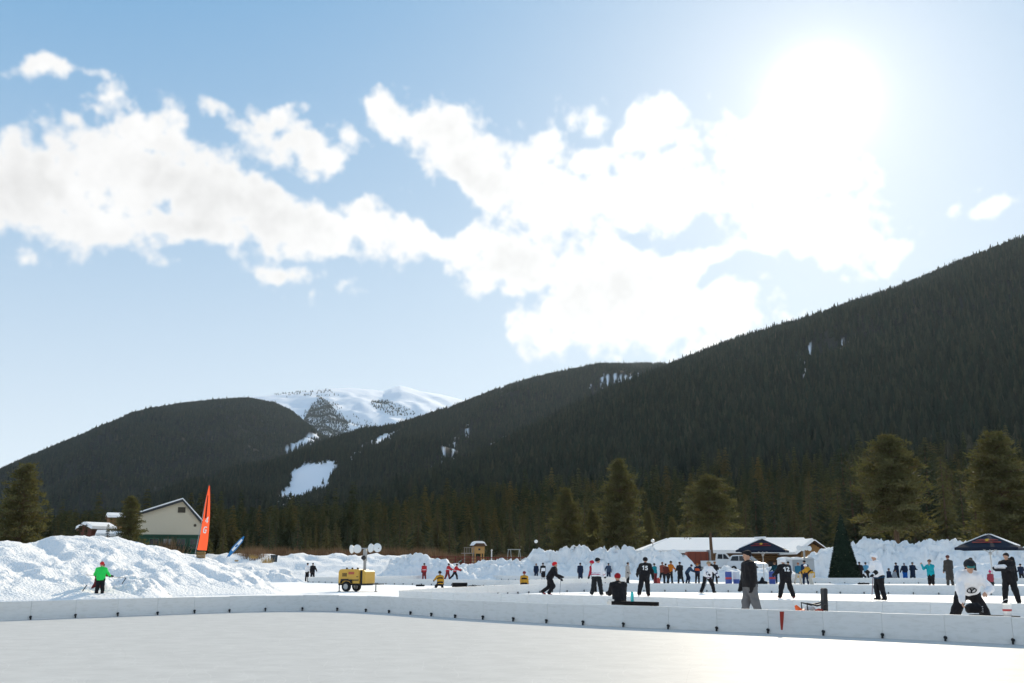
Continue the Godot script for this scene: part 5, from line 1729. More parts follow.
func make_house() -> void:
	var beige := mat("siding_beige", Color(0.56, 0.49, 0.37), 0.8, 0.3)
	var green := mat("siding_green", Color(0.035, 0.085, 0.055), 0.75, 0.3)
	var roof_m := mat("roof_dark", Color(0.05, 0.05, 0.052), 0.8, 0.3)
	var glass := mat("dark_glass", Color(0.03, 0.035, 0.04), 0.1, 0.5)
	var trim := mat("green_trim", Color(0.05, 0.13, 0.08), 0.6, 0.3)
	var d := 116.0
	var o := thing("house", "beige gabled house with dark green lower storey behind the snowbank", "house", col(169, d), deg_to_rad(17))
	var u := d / 1024.0      # metres per pixel there
	var L := -34.0 * u; var R := 30.0 * u; var A := 8.0 * u
	var ye := top_at(516, d); var ya := top_at(501.5, d); var yr := top_at(526, d); var ym := top_at(535.3, d)
	var long := 11.0
	var w := MB.new()
	w.prism(Transform3D(), poly2([L, ym, R, ym, R, yr, A, ya, L, ye]), -long, 0.0)
	part("gable_wall", w.mesh(), beige, o)
	var lw := MB.new()
	lw.prism(Transform3D(), poly2([L + 0.05, 0, R - 0.05, 0, R - 0.05, ym, L + 0.05, ym]), -long + 0.05, -0.06)
	part("lower_wall", lw.mesh(), green, o)
	for k in 11:      # lap siding: one board course each
		var y0 := ym + 0.02 + k * 0.34
		var y1 := minf(y0 + 0.33, ya - 0.1)
		if y1 - y0 < 0.1:
			break
		var x0 := L
		var x1 := R
		if y1 > yr:
			x1 = lerpf(R, A, (y1 - yr) / (ya - yr))
		if y1 > ye:
			x0 = lerpf(L, A, (y1 - ye) / (ya - ye))
		if x1 - x0 < 0.4:
			break
		var sb := MB.new()
		sb.box(Transform3D(Basis(Vector3.RIGHT, -0.03), Vector3((x0 + x1) * 0.5, (y0 + y1) * 0.5, 0.02)), Vector3(x1 - x0 - 0.05, y1 - y0, 0.03))
		part("siding_board", sb.mesh(), beige, o)
	var band := MB.new()
	band.cube(Vector3((L + R) * 0.5, ym, 0.05), Vector3(R - L + 0.1, 0.16, 0.12))
	part("belt_course", band.mesh(), green, o)
	for q in [[L - 0.5, ye - 0.18, A, ya, "left"], [R + 0.35, yr - 0.32, A, ya, "right"]]:
		var r := MB.new()
		var x0: float = q[0]
		var x1: float = q[2]
		var n := Vector2(-(q[3] - q[1]), x1 - x0).normalized() * 0.22
		if n.y < 0:
			n = -n
		r.prism(Transform3D(), PackedVector2Array([Vector2(x0, q[1]), Vector2(x1, q[3]), Vector2(x1, q[3]) + Vector2(0, 0.26), Vector2(x0, q[1]) + n]), -long - 0.3, 0.45)
		var rp := part("roof", r.mesh(), roof_m, o)
		var s := MB.new()
		s.prism(Transform3D(), PackedVector2Array([Vector2(x0, q[1]) + n * 1.02, Vector2(x1, q[3] + 0.265), Vector2(x1, q[3] + 0.42), Vector2(x0, q[1]) + n * 1.7]), -long - 0.2, 0.40)
		part("snow_layer", s.mesh(), mats["snow_rough"], rp)
	var vent := MB.new()
	vent.cube(Vector3(A - 0.05, ya - 0.95, 0.05), Vector3(0.82, 0.62, 0.1))
	var vo := part("gable_vent", vent.mesh(), mat("vent_brown", Color(0.07, 0.06, 0.045), 0.7, 0.3), o)
	for k in 4:
		var sl := MB.new()
		sl.box(Transform3D(Basis(Vector3.RIGHT, 0.5), Vector3(A - 0.05, ya - 1.18 + k * 0.155, 0.1)), Vector3(0.74, 0.10, 0.03))
		part("slat", sl.mesh(), mat("vent_brown", Color(0.07, 0.06, 0.045), 0.7, 0.3), vo)
	var hole := MB.new()
	hole.lathe(Transform3D(Basis(Vector3.RIGHT, PI / 2), Vector3(R - 0.95, yr + 0.1, 0.03)), [Vector2(0.16, -0.05), Vector2(0.16, 0.05), Vector2(0.0, 0.06)], 12)
	part("flue", hole.mesh(), mat("vent_brown", Color(0.07, 0.06, 0.045), 0.7, 0.3), o)
	for k in 4:
		window_part(o, Transform3D(Basis(), Vector3(lerpf(-1.9, R - 0.9, k / 3.0), ym - 0.95, -0.02)), 1.0, 1.15, trim, mat("curtain_glass", Color(0.35, 0.36, 0.34), 0.2, 0.5) if k == 1 else glass)
	var deck := MB.new()
	deck.cube(Vector3(0.6, ym - 2.0, 0.7), Vector3(R - L - 1.5, 0.16, 1.4))
	for k in 6:
		deck.cube(Vector3(-2.3 + k * 1.15, ym - 1.55, 1.35), Vector3(0.08, 0.9, 0.08))
	deck.cube(Vector3(0.6, ym - 1.12, 1.35), Vector3(6.2, 0.08, 0.1))
	for k in 3:
		deck.cube(Vector3(-2.0 + k * 2.6, (ym - 2.0) * 0.5, 0.9), Vector3(0.2, ym - 2.0, 0.2))
	part("deck", deck.mesh(), green, o)

func cabin(label: String, where: Vector3, turn: float, w: float, long: float, eave: float, ridge: float, wall_m: Material, frame := true) -> void:
	# ridge runs along x; snow on both slopes
	var o := thing("cabin", label, "cabin", where, turn)
	var b := MB.new()
	b.prism(Transform3D(Basis(Vector3.UP, PI / 2), Vector3.ZERO), poly2([-long * 0.5, 0, long * 0.5, 0, long * 0.5, eave, 0, ridge, -long * 0.5, eave]), -w * 0.5, w * 0.5)
	part("wall", b.mesh(), wall_m, o)
	for s: float in [-1.0, 1.0]:
		var r := MB.new()
		snow_slab(r, Vector3(-w * 0.5 - 0.4, eave - 0.2, s * (long * 0.5 + 0.5)), Vector3(w * 0.5 + 0.4, eave - 0.2, s * (long * 0.5 + 0.5)), Vector3(w * 0.5 + 0.4, ridge + 0.02, 0), Vector3(-w * 0.5 - 0.4, ridge + 0.02, 0), 0.16)
		var rp := part("roof", r.mesh(), mat("roof_brown", Color(0.09, 0.055, 0.035), 0.8, 0.3), o)
		var sn := MB.new()
		snow_slab(sn, Vector3(-w * 0.5 - 0.35, eave + 0.0, s * (long * 0.5 + 0.45)), Vector3(w * 0.5 + 0.35, eave + 0.0, s * (long * 0.5 + 0.45)), Vector3(w * 0.5 + 0.35, ridge + 0.2, 0), Vector3(-w * 0.5 - 0.35, ridge + 0.2, 0), 0.38)
		part("snow_layer", sn.mesh(), mats["snow_rough"], rp)
	for k in int(w / 2.4):
		window_part(o, Transform3D(Basis(), Vector3(-w * 0.5 + 1.3 + k * 2.4, eave * 0.55, long * 0.5 + 0.01)), 0.9, 0.9, mat("brown_trim", Color(0.10, 0.06, 0.035), 0.7, 0.3), mat("dark_glass", Color(0.03, 0.035, 0.04), 0.1, 0.5))

func make_buildings() -> void:
	make_house()
	var redwood := mat("redwood", Color(0.10, 0.040, 0.028), 0.8, 0.3)
	var wood := mat("lodge_wood", Color(0.17, 0.095, 0.042), 0.8, 0.3)
	cabin("dark red cabin with a snowy roof between the pine and the dark trees", col(92, 128), 1.0, 3.0, 2.4, top_at(529.5, 128), top_at(526.5, 128), redwood)
	cabin("low red-brown shed with thick roof snow beside the young pine", col(106, 122), 0.3, 2.4, 2.0, top_at(537, 122), top_at(534.5, 122), redwood)
	cabin("upper cabin with white roof showing high among the dark trees", col(110, 175), 0.5, 2.2, 3.0, top_at(518, 175), top_at(515.8, 175), wood)
	# the long lodge: hipped on the left, a gable towards the rinks on the right
	var d := 136.0
	var o := thing("lodge", "long low wooden lodge under a deep smooth blanket of roof snow", "lodge", col(735, d))
	var u := d / 1024.0
	var x0 := -93.0 * u; var x1 := 84.0 * u
	var ye := top_at(554.5, d); var yr := top_at(541.5, d + 5.0)
	var deep := 11.0
	var b := MB.new()
	b.cube(Vector3((x0 + x1) * 0.5 + 0.4, ye * 0.5, -deep * 0.5), Vector3(x1 - x0 - 1.6, ye, deep - 1.2))
	part("wall", b.mesh(), wood, o)
	for k in 9:      # log courses along the front
		var lg := MB.new()
		lg.tube([Vector3(x0 + 1.0, 0.17 + k * 0.33, -0.62), Vector3(x1 - 0.4, 0.17 + k * 0.33, -0.62)], [0.17, 0.17], 8)
		part("log", lg.mesh(), wood, o)
	for k in 8:
		window_part(o, Transform3D(Basis(), Vector3(lerpf(x0 + 2.5, x1 - 6.0, k / 7.0), 1.6, -0.42)), 1.2, 1.1, mat("brown_trim", Color(0.10, 0.06, 0.035), 0.7, 0.3), mat("dark_glass", Color(0.03, 0.035, 0.04), 0.1, 0.5))
	var hip := x0 + 4.6
	var A := Vector3(x0, ye, 0.5); var B := Vector3(x1, ye, 0.5); var C := Vector3(x1, yr, -deep * 0.5); var D := Vector3(hip, yr, -deep * 0.5)
	var E := Vector3(x0, ye, -deep - 0.5); var F := Vector3(x1, ye, -deep - 0.5)
	for q in [["roof", 0.0, 0.16, mat("roof_brown", Color(0.09, 0.055, 0.035), 0.8, 0.3)], ["snow_layer", 0.17, 0.42, mats["snow_rough"]]]:
		var up := Vector3(0, q[1], 0)
		var m := MB.new()
		snow_slab(m, A + up, B + up, C + up, D + up, q[2])
		snow_slab(m, E + up, F + up, C + up, D + up, q[2])
		snow_slab(m, A + up, D + up, D + up + Vector3(0, 0, 0.01), E + up, q[2])
		part(q[0], m.mesh(), q[3], o)
	# the gabled wing
	var g := thing("lodge_wing", "brown gable end of the lodge beside the cone-shaped tree", "lodge", col(816, 128))
	var v := 128.0 / 1024.0
	var gw: float = 16.5 * v
	var gy := top_at(541.5, 128); var ge := top_at(554, 128)
	var gm := MB.new()
	gm.prism(Transform3D(), poly2([-gw + 0.4, 0, gw - 0.4, 0, gw - 0.4, ge, 0, gy - 0.25, -gw + 0.4, ge]), -9.0, -0.35)
	part("gable_wall", gm.mesh(), mat("gable_wood", Color(0.24, 0.135, 0.055), 0.8, 0.3), g)
	for k in 11:
		var x := lerpf(-gw + 0.6, gw - 0.6, k / 10.0)
		var pl := MB.new()
		var top := lerpf(gy - 0.3, ge, absf(x) / gw)
		pl.cube(Vector3(x, top * 0.5, -0.33), Vector3(0.30, top, 0.04), 0.008)
		part("plank", pl.mesh(), mat("gable_wood", Color(0.24, 0.135, 0.055), 0.8, 0.3), g)
	for s: float in [-1.0, 1.0]:
		for q in [["roof", 0.0, 0.14, mat("roof_brown", Color(0.09, 0.055, 0.035), 0.8, 0.3)], ["snow_layer", 0.15, 0.34, mats["snow_rough"]]]:
			if q[0] == "snow_layer" and s > 0.0:
				q[2] = 0.12
			var m := MB.new()
			var up := Vector3(0, q[1], 0)
			snow_slab(m, Vector3(s * (gw + 0.3), ge - 0.2, 0.4) + up, Vector3(0, gy, 0.4) + up, Vector3(0, gy, -9) + up, Vector3(s * (gw + 0.3), ge - 0.2, -9) + up, q[2])
			part(q[0], m.mesh(), q[3], g)

func make_vehicles() -> void:
	var white := mat("car_white", Color(0.66, 0.67, 0.68), 0.3, 0.5)
	white.clearcoat_enabled = true
	white.clearcoat = 0.6
	var glass := mat("car_glass", Color(0.02, 0.025, 0.03), 0.05, 0.5)
	var dark := mat("machine_black", Color(0.02, 0.02, 0.022), 0.6, 0.4)
	# pickup pulling a red tank body; nose to the right
	var o := thing("pickup_truck", "white pickup truck parked in front of the lodge", "pickup truck", col(723, 118, 0.82), deg_to_rad(-8))
	o.scale = Vector3(1.0, 1.15, 1.0)
	var b := MB.new()
	b.prism(Transform3D(), poly2([-2.5, 0.55, -2.5, 1.12, -0.75, 1.12, -0.62, 1.30, 0.85, 1.22, 1.75, 1.10, 2.05, 0.98, 2.1, 0.5, 1.75, 0.45, 1.70, 0.70, 1.50, 0.86, 1.20, 0.86, 1.0, 0.70, 0.95, 0.45, -1.0, 0.45, -1.05, 0.70, -1.25, 0.86, -1.55, 0.86, -1.75, 0.70, -1.8, 0.45]), -0.92, 0.92)
	var body := part("body", b.mesh(), white, o)
	var cb := MB.new()
	cb.prism(Transform3D(), poly2([-0.78, 1.12, -0.66, 1.80, -0.45, 1.90, 0.35, 1.88, 1.0, 1.24, 0.8, 1.12]), -0.80, 0.80)
	part("cab", cb.mesh(), white, o)
	for z: float in [-0.81, 0.81]:
		for q in [[-0.60, 1.30, -0.52, 1.76, -0.02, 1.76, -0.02, 1.28], [0.06, 1.28, 0.06, 1.76, 0.30, 1.75, 0.72, 1.28]]:
			var w := MB.new()
			w.prism(Transform3D(), poly2(q), z - 0.012, z + 0.012)
			part("side_window", w.mesh(), glass, o)
		wheel(o, Vector3(1.35, 0.40, z * 1.02), Vector3(0, 0, 1), 0.40, 0.26)
		wheel(o, Vector3(-1.40, 0.40, z * 1.02), Vector3(0, 0, 1), 0.40, 0.26)
	var ws := MB.new()
	ws.quad(Vector3(0.42, 1.85, -0.7), Vector3(0.42, 1.85, 0.7), Vector3(0.98, 1.28, 0.7), Vector3(0.98, 1.28, -0.7), Vector3(1, 1, 0))
	part("windscreen", ws.mesh(), glass, o, Vector3(0.02, 0.02, 0))
	for z: float in [-0.7, 0.7]:
		var hl := MB.new()
		hl.cube(Vector3(2.04, 0.90, z), Vector3(0.12, 0.18, 0.3), 0.03)
		part("headlight", hl.mesh(), mat("lamp_glass", Color(0.72, 0.74, 0.74), 0.15, 0.5), o)
	var bp := MB.new()
	bp.cube(Vector3(2.12, 0.55, 0), Vector3(0.14, 0.2, 1.8), 0.04)
	part("bumper", bp.mesh(), dark, o)
	var tk := thing("tank_trailer", "rust-red tank body behind the white pickup truck", "trailer", col(697.5, 119, 0.80))
	var tb := MB.new()
	tb.prism(Transform3D(), poly2([-1.25, 0.95, -1.25, 2.2, -1.1, 2.35, 1.1, 2.35, 1.2, 2.2, 1.2, 0.95]), -0.9, 0.9)
	part("tank", tb.mesh(), mat("rust_red", Color(0.20, 0.045, 0.022), 0.6, 0.4), tk)
	for k in 4:
		var rb := MB.new()
		rb.cube(Vector3(-0.95 + k * 0.63, 1.6, 0.91), Vector3(0.07, 1.3, 0.05))
		part("rib", rb.mesh(), mat("rust_dark", Color(0.13, 0.03, 0.018), 0.6, 0.4), tk)
	var ch := MB.new()
	ch.cube(Vector3(0, 0.82, 0), Vector3(2.6, 0.2, 1.2))
	ch.cube(Vector3(1.42, 1.6, 0), Vector3(0.2, 1.9, 1.7), 0.03)
	part("frame", ch.mesh(), mat("frame_grey", Color(0.3, 0.3, 0.3), 0.6, 0.4), tk)
	for x: float in [-0.7, 0.5]:
		for z: float in [-0.75, 0.75]:
			wheel(tk, Vector3(x, 0.42, z), Vector3(0, 0, 1), 0.42, 0.24)
	var v := thing("parked_car", "white hatchback car half hidden by the man in black", "car", col(748.5, 115, 0.78), deg_to_rad(-38))
	v.scale = Vector3(1.0, 1.12, 1.0)
	var vb := MB.new()
	vb.prism(Transform3D(), poly2([-2.1, 0.35, -2.15, 0.95, -1.95, 1.15, 0.75, 1.08, 1.85, 0.92, 2.05, 0.75, 2.05, 0.35, 1.70, 0.32, 1.62, 0.56, 1.42, 0.68, 1.18, 0.68, 0.98, 0.56, 0.92, 0.32, -0.92, 0.32, -1.0, 0.56, -1.2, 0.68, -1.45, 0.68, -1.65, 0.56, -1.72, 0.32]), -0.88, 0.88)
	part("body", vb.mesh(), white, v)
	var vc := MB.new()
	vc.prism(Transform3D(), poly2([-1.98, 1.1, -1.72, 1.62, -1.4, 1.74, 0.05, 1.74, 0.95, 1.1]), -0.76, 0.76)
	part("cabin", vc.mesh(), white, v)
	for z: float in [-0.77, 0.77]:
		for q in [[-1.75, 1.18, -1.52, 1.6, -0.75, 1.64, -0.75, 1.16], [-0.67, 1.16, -0.67, 1.64, 0.0, 1.63, 0.66, 1.14]]:
			var w := MB.new()
			w.prism(Transform3D(), poly2(q), z - 0.012, z + 0.012)
			part("side_window", w.mesh(), glass, v)
		for x: float in [1.3, -1.33]:
			wheel(v, Vector3(x, 0.33, z * 1.06), Vector3(0, 0, 1), 0.33, 0.22)
	var vw := MB.new()
	vw.quad(Vector3(0.1, 1.7, -0.66), Vector3(0.1, 1.7, 0.66), Vector3(0.92, 1.15, 0.66), Vector3(0.92, 1.15, -0.66), Vector3(1, 1, 0))
	part("windscreen", vw.mesh(), glass, v, Vector3(0.02, 0.02, 0))
	for z: float in [-0.65, 0.65]:
		var hl := MB.new()
		hl.cube(Vector3(1.97, 0.78, z), Vector3(0.14, 0.16, 0.3), 0.03)
		part("headlight", hl.mesh(), mat("lamp_glass", Color(0.72, 0.74, 0.74), 0.15, 0.5), v)

func parasol(label: String, foot: Vector3, eave_y: float, top_y: float, half: float, turn: float, snow_side: bool) -> void:
	var o := thing("parasol", label, "parasol", foot, turn)
	var navy := mat("parasol_navy", Color(0.007, 0.013, 0.028), 0.7, 0.3)
	var pole := MB.new()
	pole.tube([Vector3(0, 0, 0), Vector3(0, top_y - 0.05, 0)], [0.04, 0.035], 10)
	part("pole", pole.mesh(), mat("pole_white", Color(0.6, 0.59, 0.57), 0.5, 0.4), o)
	var base := MB.new()
	base.cube(Vector3(0, 0.06, 0), Vector3(0.8, 0.12, 0.8), 0.03)
	part("base", base.mesh(), mat("galvanised", Color(0.32, 0.32, 0.31), 0.5, 0.5), o)
	var c := MB.new()
	var apex := Vector3(0, top_y, 0)
	var corners := [Vector3(-half, eave_y, half), Vector3(half, eave_y, half), Vector3(half, eave_y, -half), Vector3(-half, eave_y, -half)]
	for k in 4:
		var a: Vector3 = corners[k]
		var b: Vector3 = corners[(k + 1) % 4]
		var out := (a + b) * 0.5 - Vector3(0, eave_y, 0)
		var m := (a + b) * 0.5 - out * 0.03 + Vector3(0, 0.03, 0)
		c.tri(apex, a, m, out + Vector3.UP)
		c.tri(apex, m, b, out + Vector3.UP)
		c.quad(a, m, m - Vector3(0, 0.16, 0), a - Vector3(0, 0.16, 0), out)
		c.quad(m, b, b - Vector3(0, 0.16, 0), m - Vector3(0, 0.16, 0), out)
	part("canopy", c.mesh(), navy, o)
	for k in 4:
		var r := MB.new()
		r.bar(Vector3(0, eave_y - 0.35, 0), corners[k] * Vector3(0.55, 1, 0.55) + Vector3(0, (top_y - eave_y) * 0.40, 0), 0.03, 0.03)
		part("rib", r.mesh(), mat("pole_white", Color(0.6, 0.59, 0.57), 0.5, 0.4), o)
	var hub := MB.new()
	hub.lathe(Transform3D(Basis(), Vector3(0, eave_y - 0.4, 0)), [Vector2(0.04, -0.05), Vector2(0.11, -0.04), Vector2(0.11, 0.06), Vector2(0.04, 0.1)], 12)
	part("hub", hub.mesh(), mat("pole_white", Color(0.6, 0.59, 0.57), 0.5, 0.4), o)
	# the emblem on the panel towards the rinks: a yellow disc with two red charging shapes and a red word bar
	var slope := Vector3(0, top_y - eave_y, -half).normalized()
	var nrm := Vector3(0, half, top_y - eave_y).normalized()
	var mid := (apex + Vector3(0, eave_y, half)) * 0.5
	var xf := Transform3D(Basis(Vector3.RIGHT, slope, nrm), mid.lerp(Vector3(0, eave_y, half), -0.02) + nrm * 0.035)
	var logo := MB.new()
	logo.lathe(xf * Transform3D(Basis(Vector3.RIGHT, PI / 2), Vector3.ZERO), [Vector2(0.19, 0.0), Vector2(0.19, 0.01), Vector2(0.0, 0.012)], 18)
	part("disc", logo.mesh(), mat("logo_yellow", Color(0.62, 0.36, 0.03), 0.7, 0.3), o)
	var bulls := MB.new()
	for s: float in [-1.0, 1.0]:
		bulls.prism(xf * Transform3D(Basis.from_scale(Vector3(s, 1, 1)), Vector3(0, 0, 0.014)), poly2([0.05, -0.10, 0.10, 0.03, 0.22, 0.12, 0.42, 0.10, 0.62, 0.02, 0.66, -0.12, 0.50, -0.06, 0.40, -0.16, 0.26, -0.08, 0.16, -0.16]), 0.0, 0.006)
	bulls.prism(xf, poly2([-0.85, -0.42, 0.85, -0.42, 0.85, -0.24, -0.85, -0.24]), 0.0, 0.008)
	part("red_print", bulls.mesh(), mat("logo_red", Color(0.20, 0.015, 0.018), 0.7, 0.3), o)
	# snow left on the panels
	var s := MB.new()
	for k in ([1, 3] if snow_side else [1, 2, 3]):
		var a: Vector3 = corners[k]
		var b: Vector3 = corners[(k + 1) % 4]
		var up := Vector3(0, 0.04, 0)
		var in_a := a.lerp(b, 0.06)
		var in_b := b.lerp(a, 0.06)
		snow_slab(s, in_a.lerp(apex, 0.10) + up, in_b.lerp(apex, 0.10) + up, apex.lerp(in_b, 0.06) + up, apex.lerp(in_a, 0.06) + up, 0.05)
	if snow_side:
		snow_slab(s, apex + Vector3(-0.7, -0.02, 0.2), apex + Vector3(0.35, 0.02, 0.2), apex + Vector3(0.35, 0.02, -0.5), apex + Vector3(-0.7, -0.02, -0.5), 0.18)
	part("snow_layer", s.mesh(), mats["snow_rough"], o)

func make_cone_tree() -> void:
	var d := 92.0
	var o := thing("cone_tree", "tall dark cone-shaped decorated evergreen standing behind the far boards", "cone tree", col(844.5, d))
	var h := top_at(512.5, d)
	var r := RandomNumberGenerator.new()
	r.seed = 77
	var mb := MB.new()
	mb.colored = true
	for k in 5200:
		var t := 1.0 - sqrt(r.randf())
		var a := r.randf() * TAU
		var rad := 1.42 * (1.0 - t) + 0.03
		var p := Vector3(cos(a) * rad, t * (h - 0.15) + 0.05, sin(a) * rad)
		var b := r.randf_range(0.6, 1.3)
		mb.tint = Color(b, b, b)
		tuft(mb, p, Vector3(cos(a), 0.1, sin(a)), 0.13, r, 1)
	var green := mat("cone_needles", Color(0.014, 0.028, 0.017), 0.8, 0.3)
	green.vertex_color_use_as_albedo = true
	part("branches", mb.mesh(), green, o)
	var core := MB.new()
	core.lathe(Transform3D(), [Vector2(1.40, 0.0), Vector2(1.40, 0.1), Vector2(0.02, h - 0.1), Vector2(0.0, h)], 24)
	part("frame", core.mesh(), mat("cone_mat", Color(0.014, 0.028, 0.017), 0.8, 0.3), o)
	for k in 34:
		var t := r.randf()
		var a := r.randf() * TAU
		var m := MB.new()
		var rad := 1.42 * (1.0 - t) + 0.06
		m.lathe(Transform3D(Basis(), Vector3(cos(a) * rad, t * (h - 0.2) + 0.1, sin(a) * rad)), [Vector2(0.0, -0.03), Vector2(0.03, 0.0), Vector2(0.0, 0.03)], 6)
		part("bauble", m.mesh(), mat("bauble", Color(0.35, 0.3, 0.12), 0.3, 0.5), o)

func make_playground() -> void:
	var wood := mat("play_wood", Color(0.46, 0.27, 0.10), 0.7, 0.3)
	var rail := mat("rail_red", Color(0.15, 0.035, 0.03), 0.8, 0.3)
	var d := 140.0
	var o := thing("playhouse", "yellow wooden playhouse with a snowy roof beyond the snow piles", "playhouse", col(478, d), 0.35)
	var yb := top_at(553.5, d); var yt := top_at(546.5, d)
	for k in 5:
		var pl := MB.new()
		pl.cube(Vector3(0, lerpf(yb, yt, (k + 0.5) / 5.0), 0), Vector3(1.45, (yt - yb) / 5.0 - 0.015, 1.3), 0.02)
		part("plank", pl.mesh(), wood, o)
	var w := MB.new()
	w.cube(Vector3(-0.05, (yb + yt) * 0.5 + 0.08, 0.655), Vector3(0.3, 0.26, 0.03))
	part("window", w.mesh(), mat("dark_glass", Color(0.03, 0.035, 0.04), 0.1, 0.5), o)
	for x: float in [-0.62, 0.62]:
		for z: float in [-0.55, 0.55]:
			var lg := MB.new()
			lg.cube(Vector3(x, yb * 0.5, z), Vector3(0.12, yb, 0.12), 0.01)
			part("leg", lg.mesh(), wood, o)
	var rf := MB.new()
	rf.prism(Transform3D(), poly2([-0.85, yt, 0.85, yt, 0.55, yt + 0.42, -0.55, yt + 0.42]), -0.85, 0.85)
	var ro := part("roof", rf.mesh(), mat("roof_brown", Color(0.09, 0.055, 0.035), 0.8, 0.3), o)
	var sn := MB.new()
	sn.prism(Transform3D(), poly2([-0.95, yt + 0.12, -0.62, yt + 0.62, -0.3, yt + 0.72, 0.3, yt + 0.72, 0.62, yt + 0.6, 0.95, yt + 0.12, 0.6, yt + 0.43, -0.6, yt + 0.43]), -0.9, 0.9)
	part("snow_layer", sn.mesh(), mats["snow_rough"], ro)
	var pf := MB.new()
	pf.cube(Vector3(-1.5, yb + 0.02, 0), Vector3(1.5, 0.1, 1.2))
	for k in 5:
		pf.cube(Vector3(-2.15 + k * 0.33, yb + 0.40, 0.58), Vector3(0.06, 0.75, 0.05))
	pf.cube(Vector3(-1.5, yb + 0.78, 0.58), Vector3(1.5, 0.07, 0.07))
	for x: float in [-2.1, -0.9]:
		pf.cube(Vector3(x, yb * 0.5, 0.5), Vector3(0.1, yb, 0.1))
	part("platform", pf.mesh(), mat("grey_wood", Color(0.26, 0.23, 0.20), 0.8, 0.3), o)
	var sl := MB.new()
	sl.box(Transform3D(Basis(Vector3.BACK, 0.62), Vector3(-3.1, yb * 0.55, 0)), Vector3(2.4, 0.08, 0.6), 0.02)
	part("slide", sl.mesh(), mat("slide_green", Color(0.02, 0.11, 0.055), 0.4, 0.4), o)
	# swing frame
	var s := thing("swing_frame", "pale swing set frame standing in front of the dark trees", "swing set", col(514.5, d))
	var ys := top_at(549.5, d)
	for q in [[-0.85, -1.25], [-0.55, -0.2], [0.65, 0.3], [0.7, 1.15]]:
		var m := MB.new()
		m.tube([Vector3(q[0], ys, 0), Vector3(q[1], 0, 0.6 if q[0] < 0 else -0.6)], [0.045, 0.045], 7)
		part("leg", m.mesh(), mat("swing_grey", Color(0.34, 0.36, 0.33), 0.5, 0.4), s)
	var tb := MB.new()
	tb.tube([Vector3(-0.95, ys, 0), Vector3(0.85, ys, 0)], [0.05, 0.05], 8)
	part("top_bar", tb.mesh(), mat("swing_grey", Color(0.34, 0.36, 0.33), 0.5, 0.4), s)
	# rail fences
	for q in [[432.0, 478.0, 131.0, 556.2, 563.0, "dark red rail fence on the snow left of the playhouse"], [480.0, 526.0, 133.0, 557.0, 562.5, "dark red rail fence running from the playhouse to the ragged snowbank"]]:
		var a := col(q[0], q[2])
		var b := col(q[1], q[2] + 2.0)
		var f := thing("rail_fence", q[5], "fence", a)
		var n := 6
		var yt2 := top_at(q[3], q[2])
		for k in n + 1:
			var p := (b - a) * k / n
			var m := MB.new()
			m.cube(p + Vector3(0, yt2 * 0.5, 0), Vector3(0.14, yt2, 0.14), 0.02)
			part("post", m.mesh(), rail, f)
		for k in n:
			for y: float in [0.97, 0.83, 0.69]:
				var m := MB.new()
				m.bar((b - a) * k / n + Vector3(0, yt2 * y, 0.07), (b - a) * (k + 1) / n + Vector3(0, yt2 * y, 0.07), 0.09, 0.05)
				part("rail", m.mesh(), rail, f)
	# a white post and two pole lamps
	var wp := thing("white_post", "slim white post beside the wooden playhouse", "post", col(491.5, 136))
	var wm := MB.new()
	wm.cube(Vector3(0, top_at(550.5, 136) * 0.5, 0), Vector3(0.16, top_at(550.5, 136), 0.16), 0.02)
	part("shaft", wm.mesh(), mat("pole_white", Color(0.6, 0.59, 0.57), 0.5, 0.4), wp)
	var wc := MB.new()
	wc.lathe(Transform3D(Basis(), Vector3(0, top_at(550.5, 136), 0)), [Vector2(0.13, 0.0), Vector2(0.13, 0.05), Vector2(0.0, 0.16)], 8)
	part("cap", wc.mesh(), mat("pole_white", Color(0.6, 0.59, 0.57), 0.5, 0.4), wp)
	for q in [[536.2, 541.5, 132.0, "pole lamp with white globe above the left end of the ragged bank"], [653.8, 540.8, 128.0, "pole lamp with white globe at the hipped end of the lodge"]]:
		var y := top_at(q[1], q[2])
		var l := thing("pole_lamp", q[3], "lamp", col(q[0], q[2]))
		var m := MB.new()
		m.tube([Vector3.ZERO, Vector3(0, y - 0.2, 0)], [0.05, 0.035], 8)
		part("pole", m.mesh(), mat("machine_black", Color(0.02, 0.02, 0.022), 0.6, 0.4), l)
		var gl := MB.new()
		gl.lathe(Transform3D(Basis(), Vector3(0, y, 0)), [Vector2(0.08, -0.22), Vector2(0.2, -0.12), Vector2(0.24, 0.0), Vector2(0.2, 0.12), Vector2(0.0, 0.24)], 12)
		part("globe", gl.mesh(), mat("lamp_opal", Color(0.75, 0.75, 0.74), 0.3, 0.5), l)

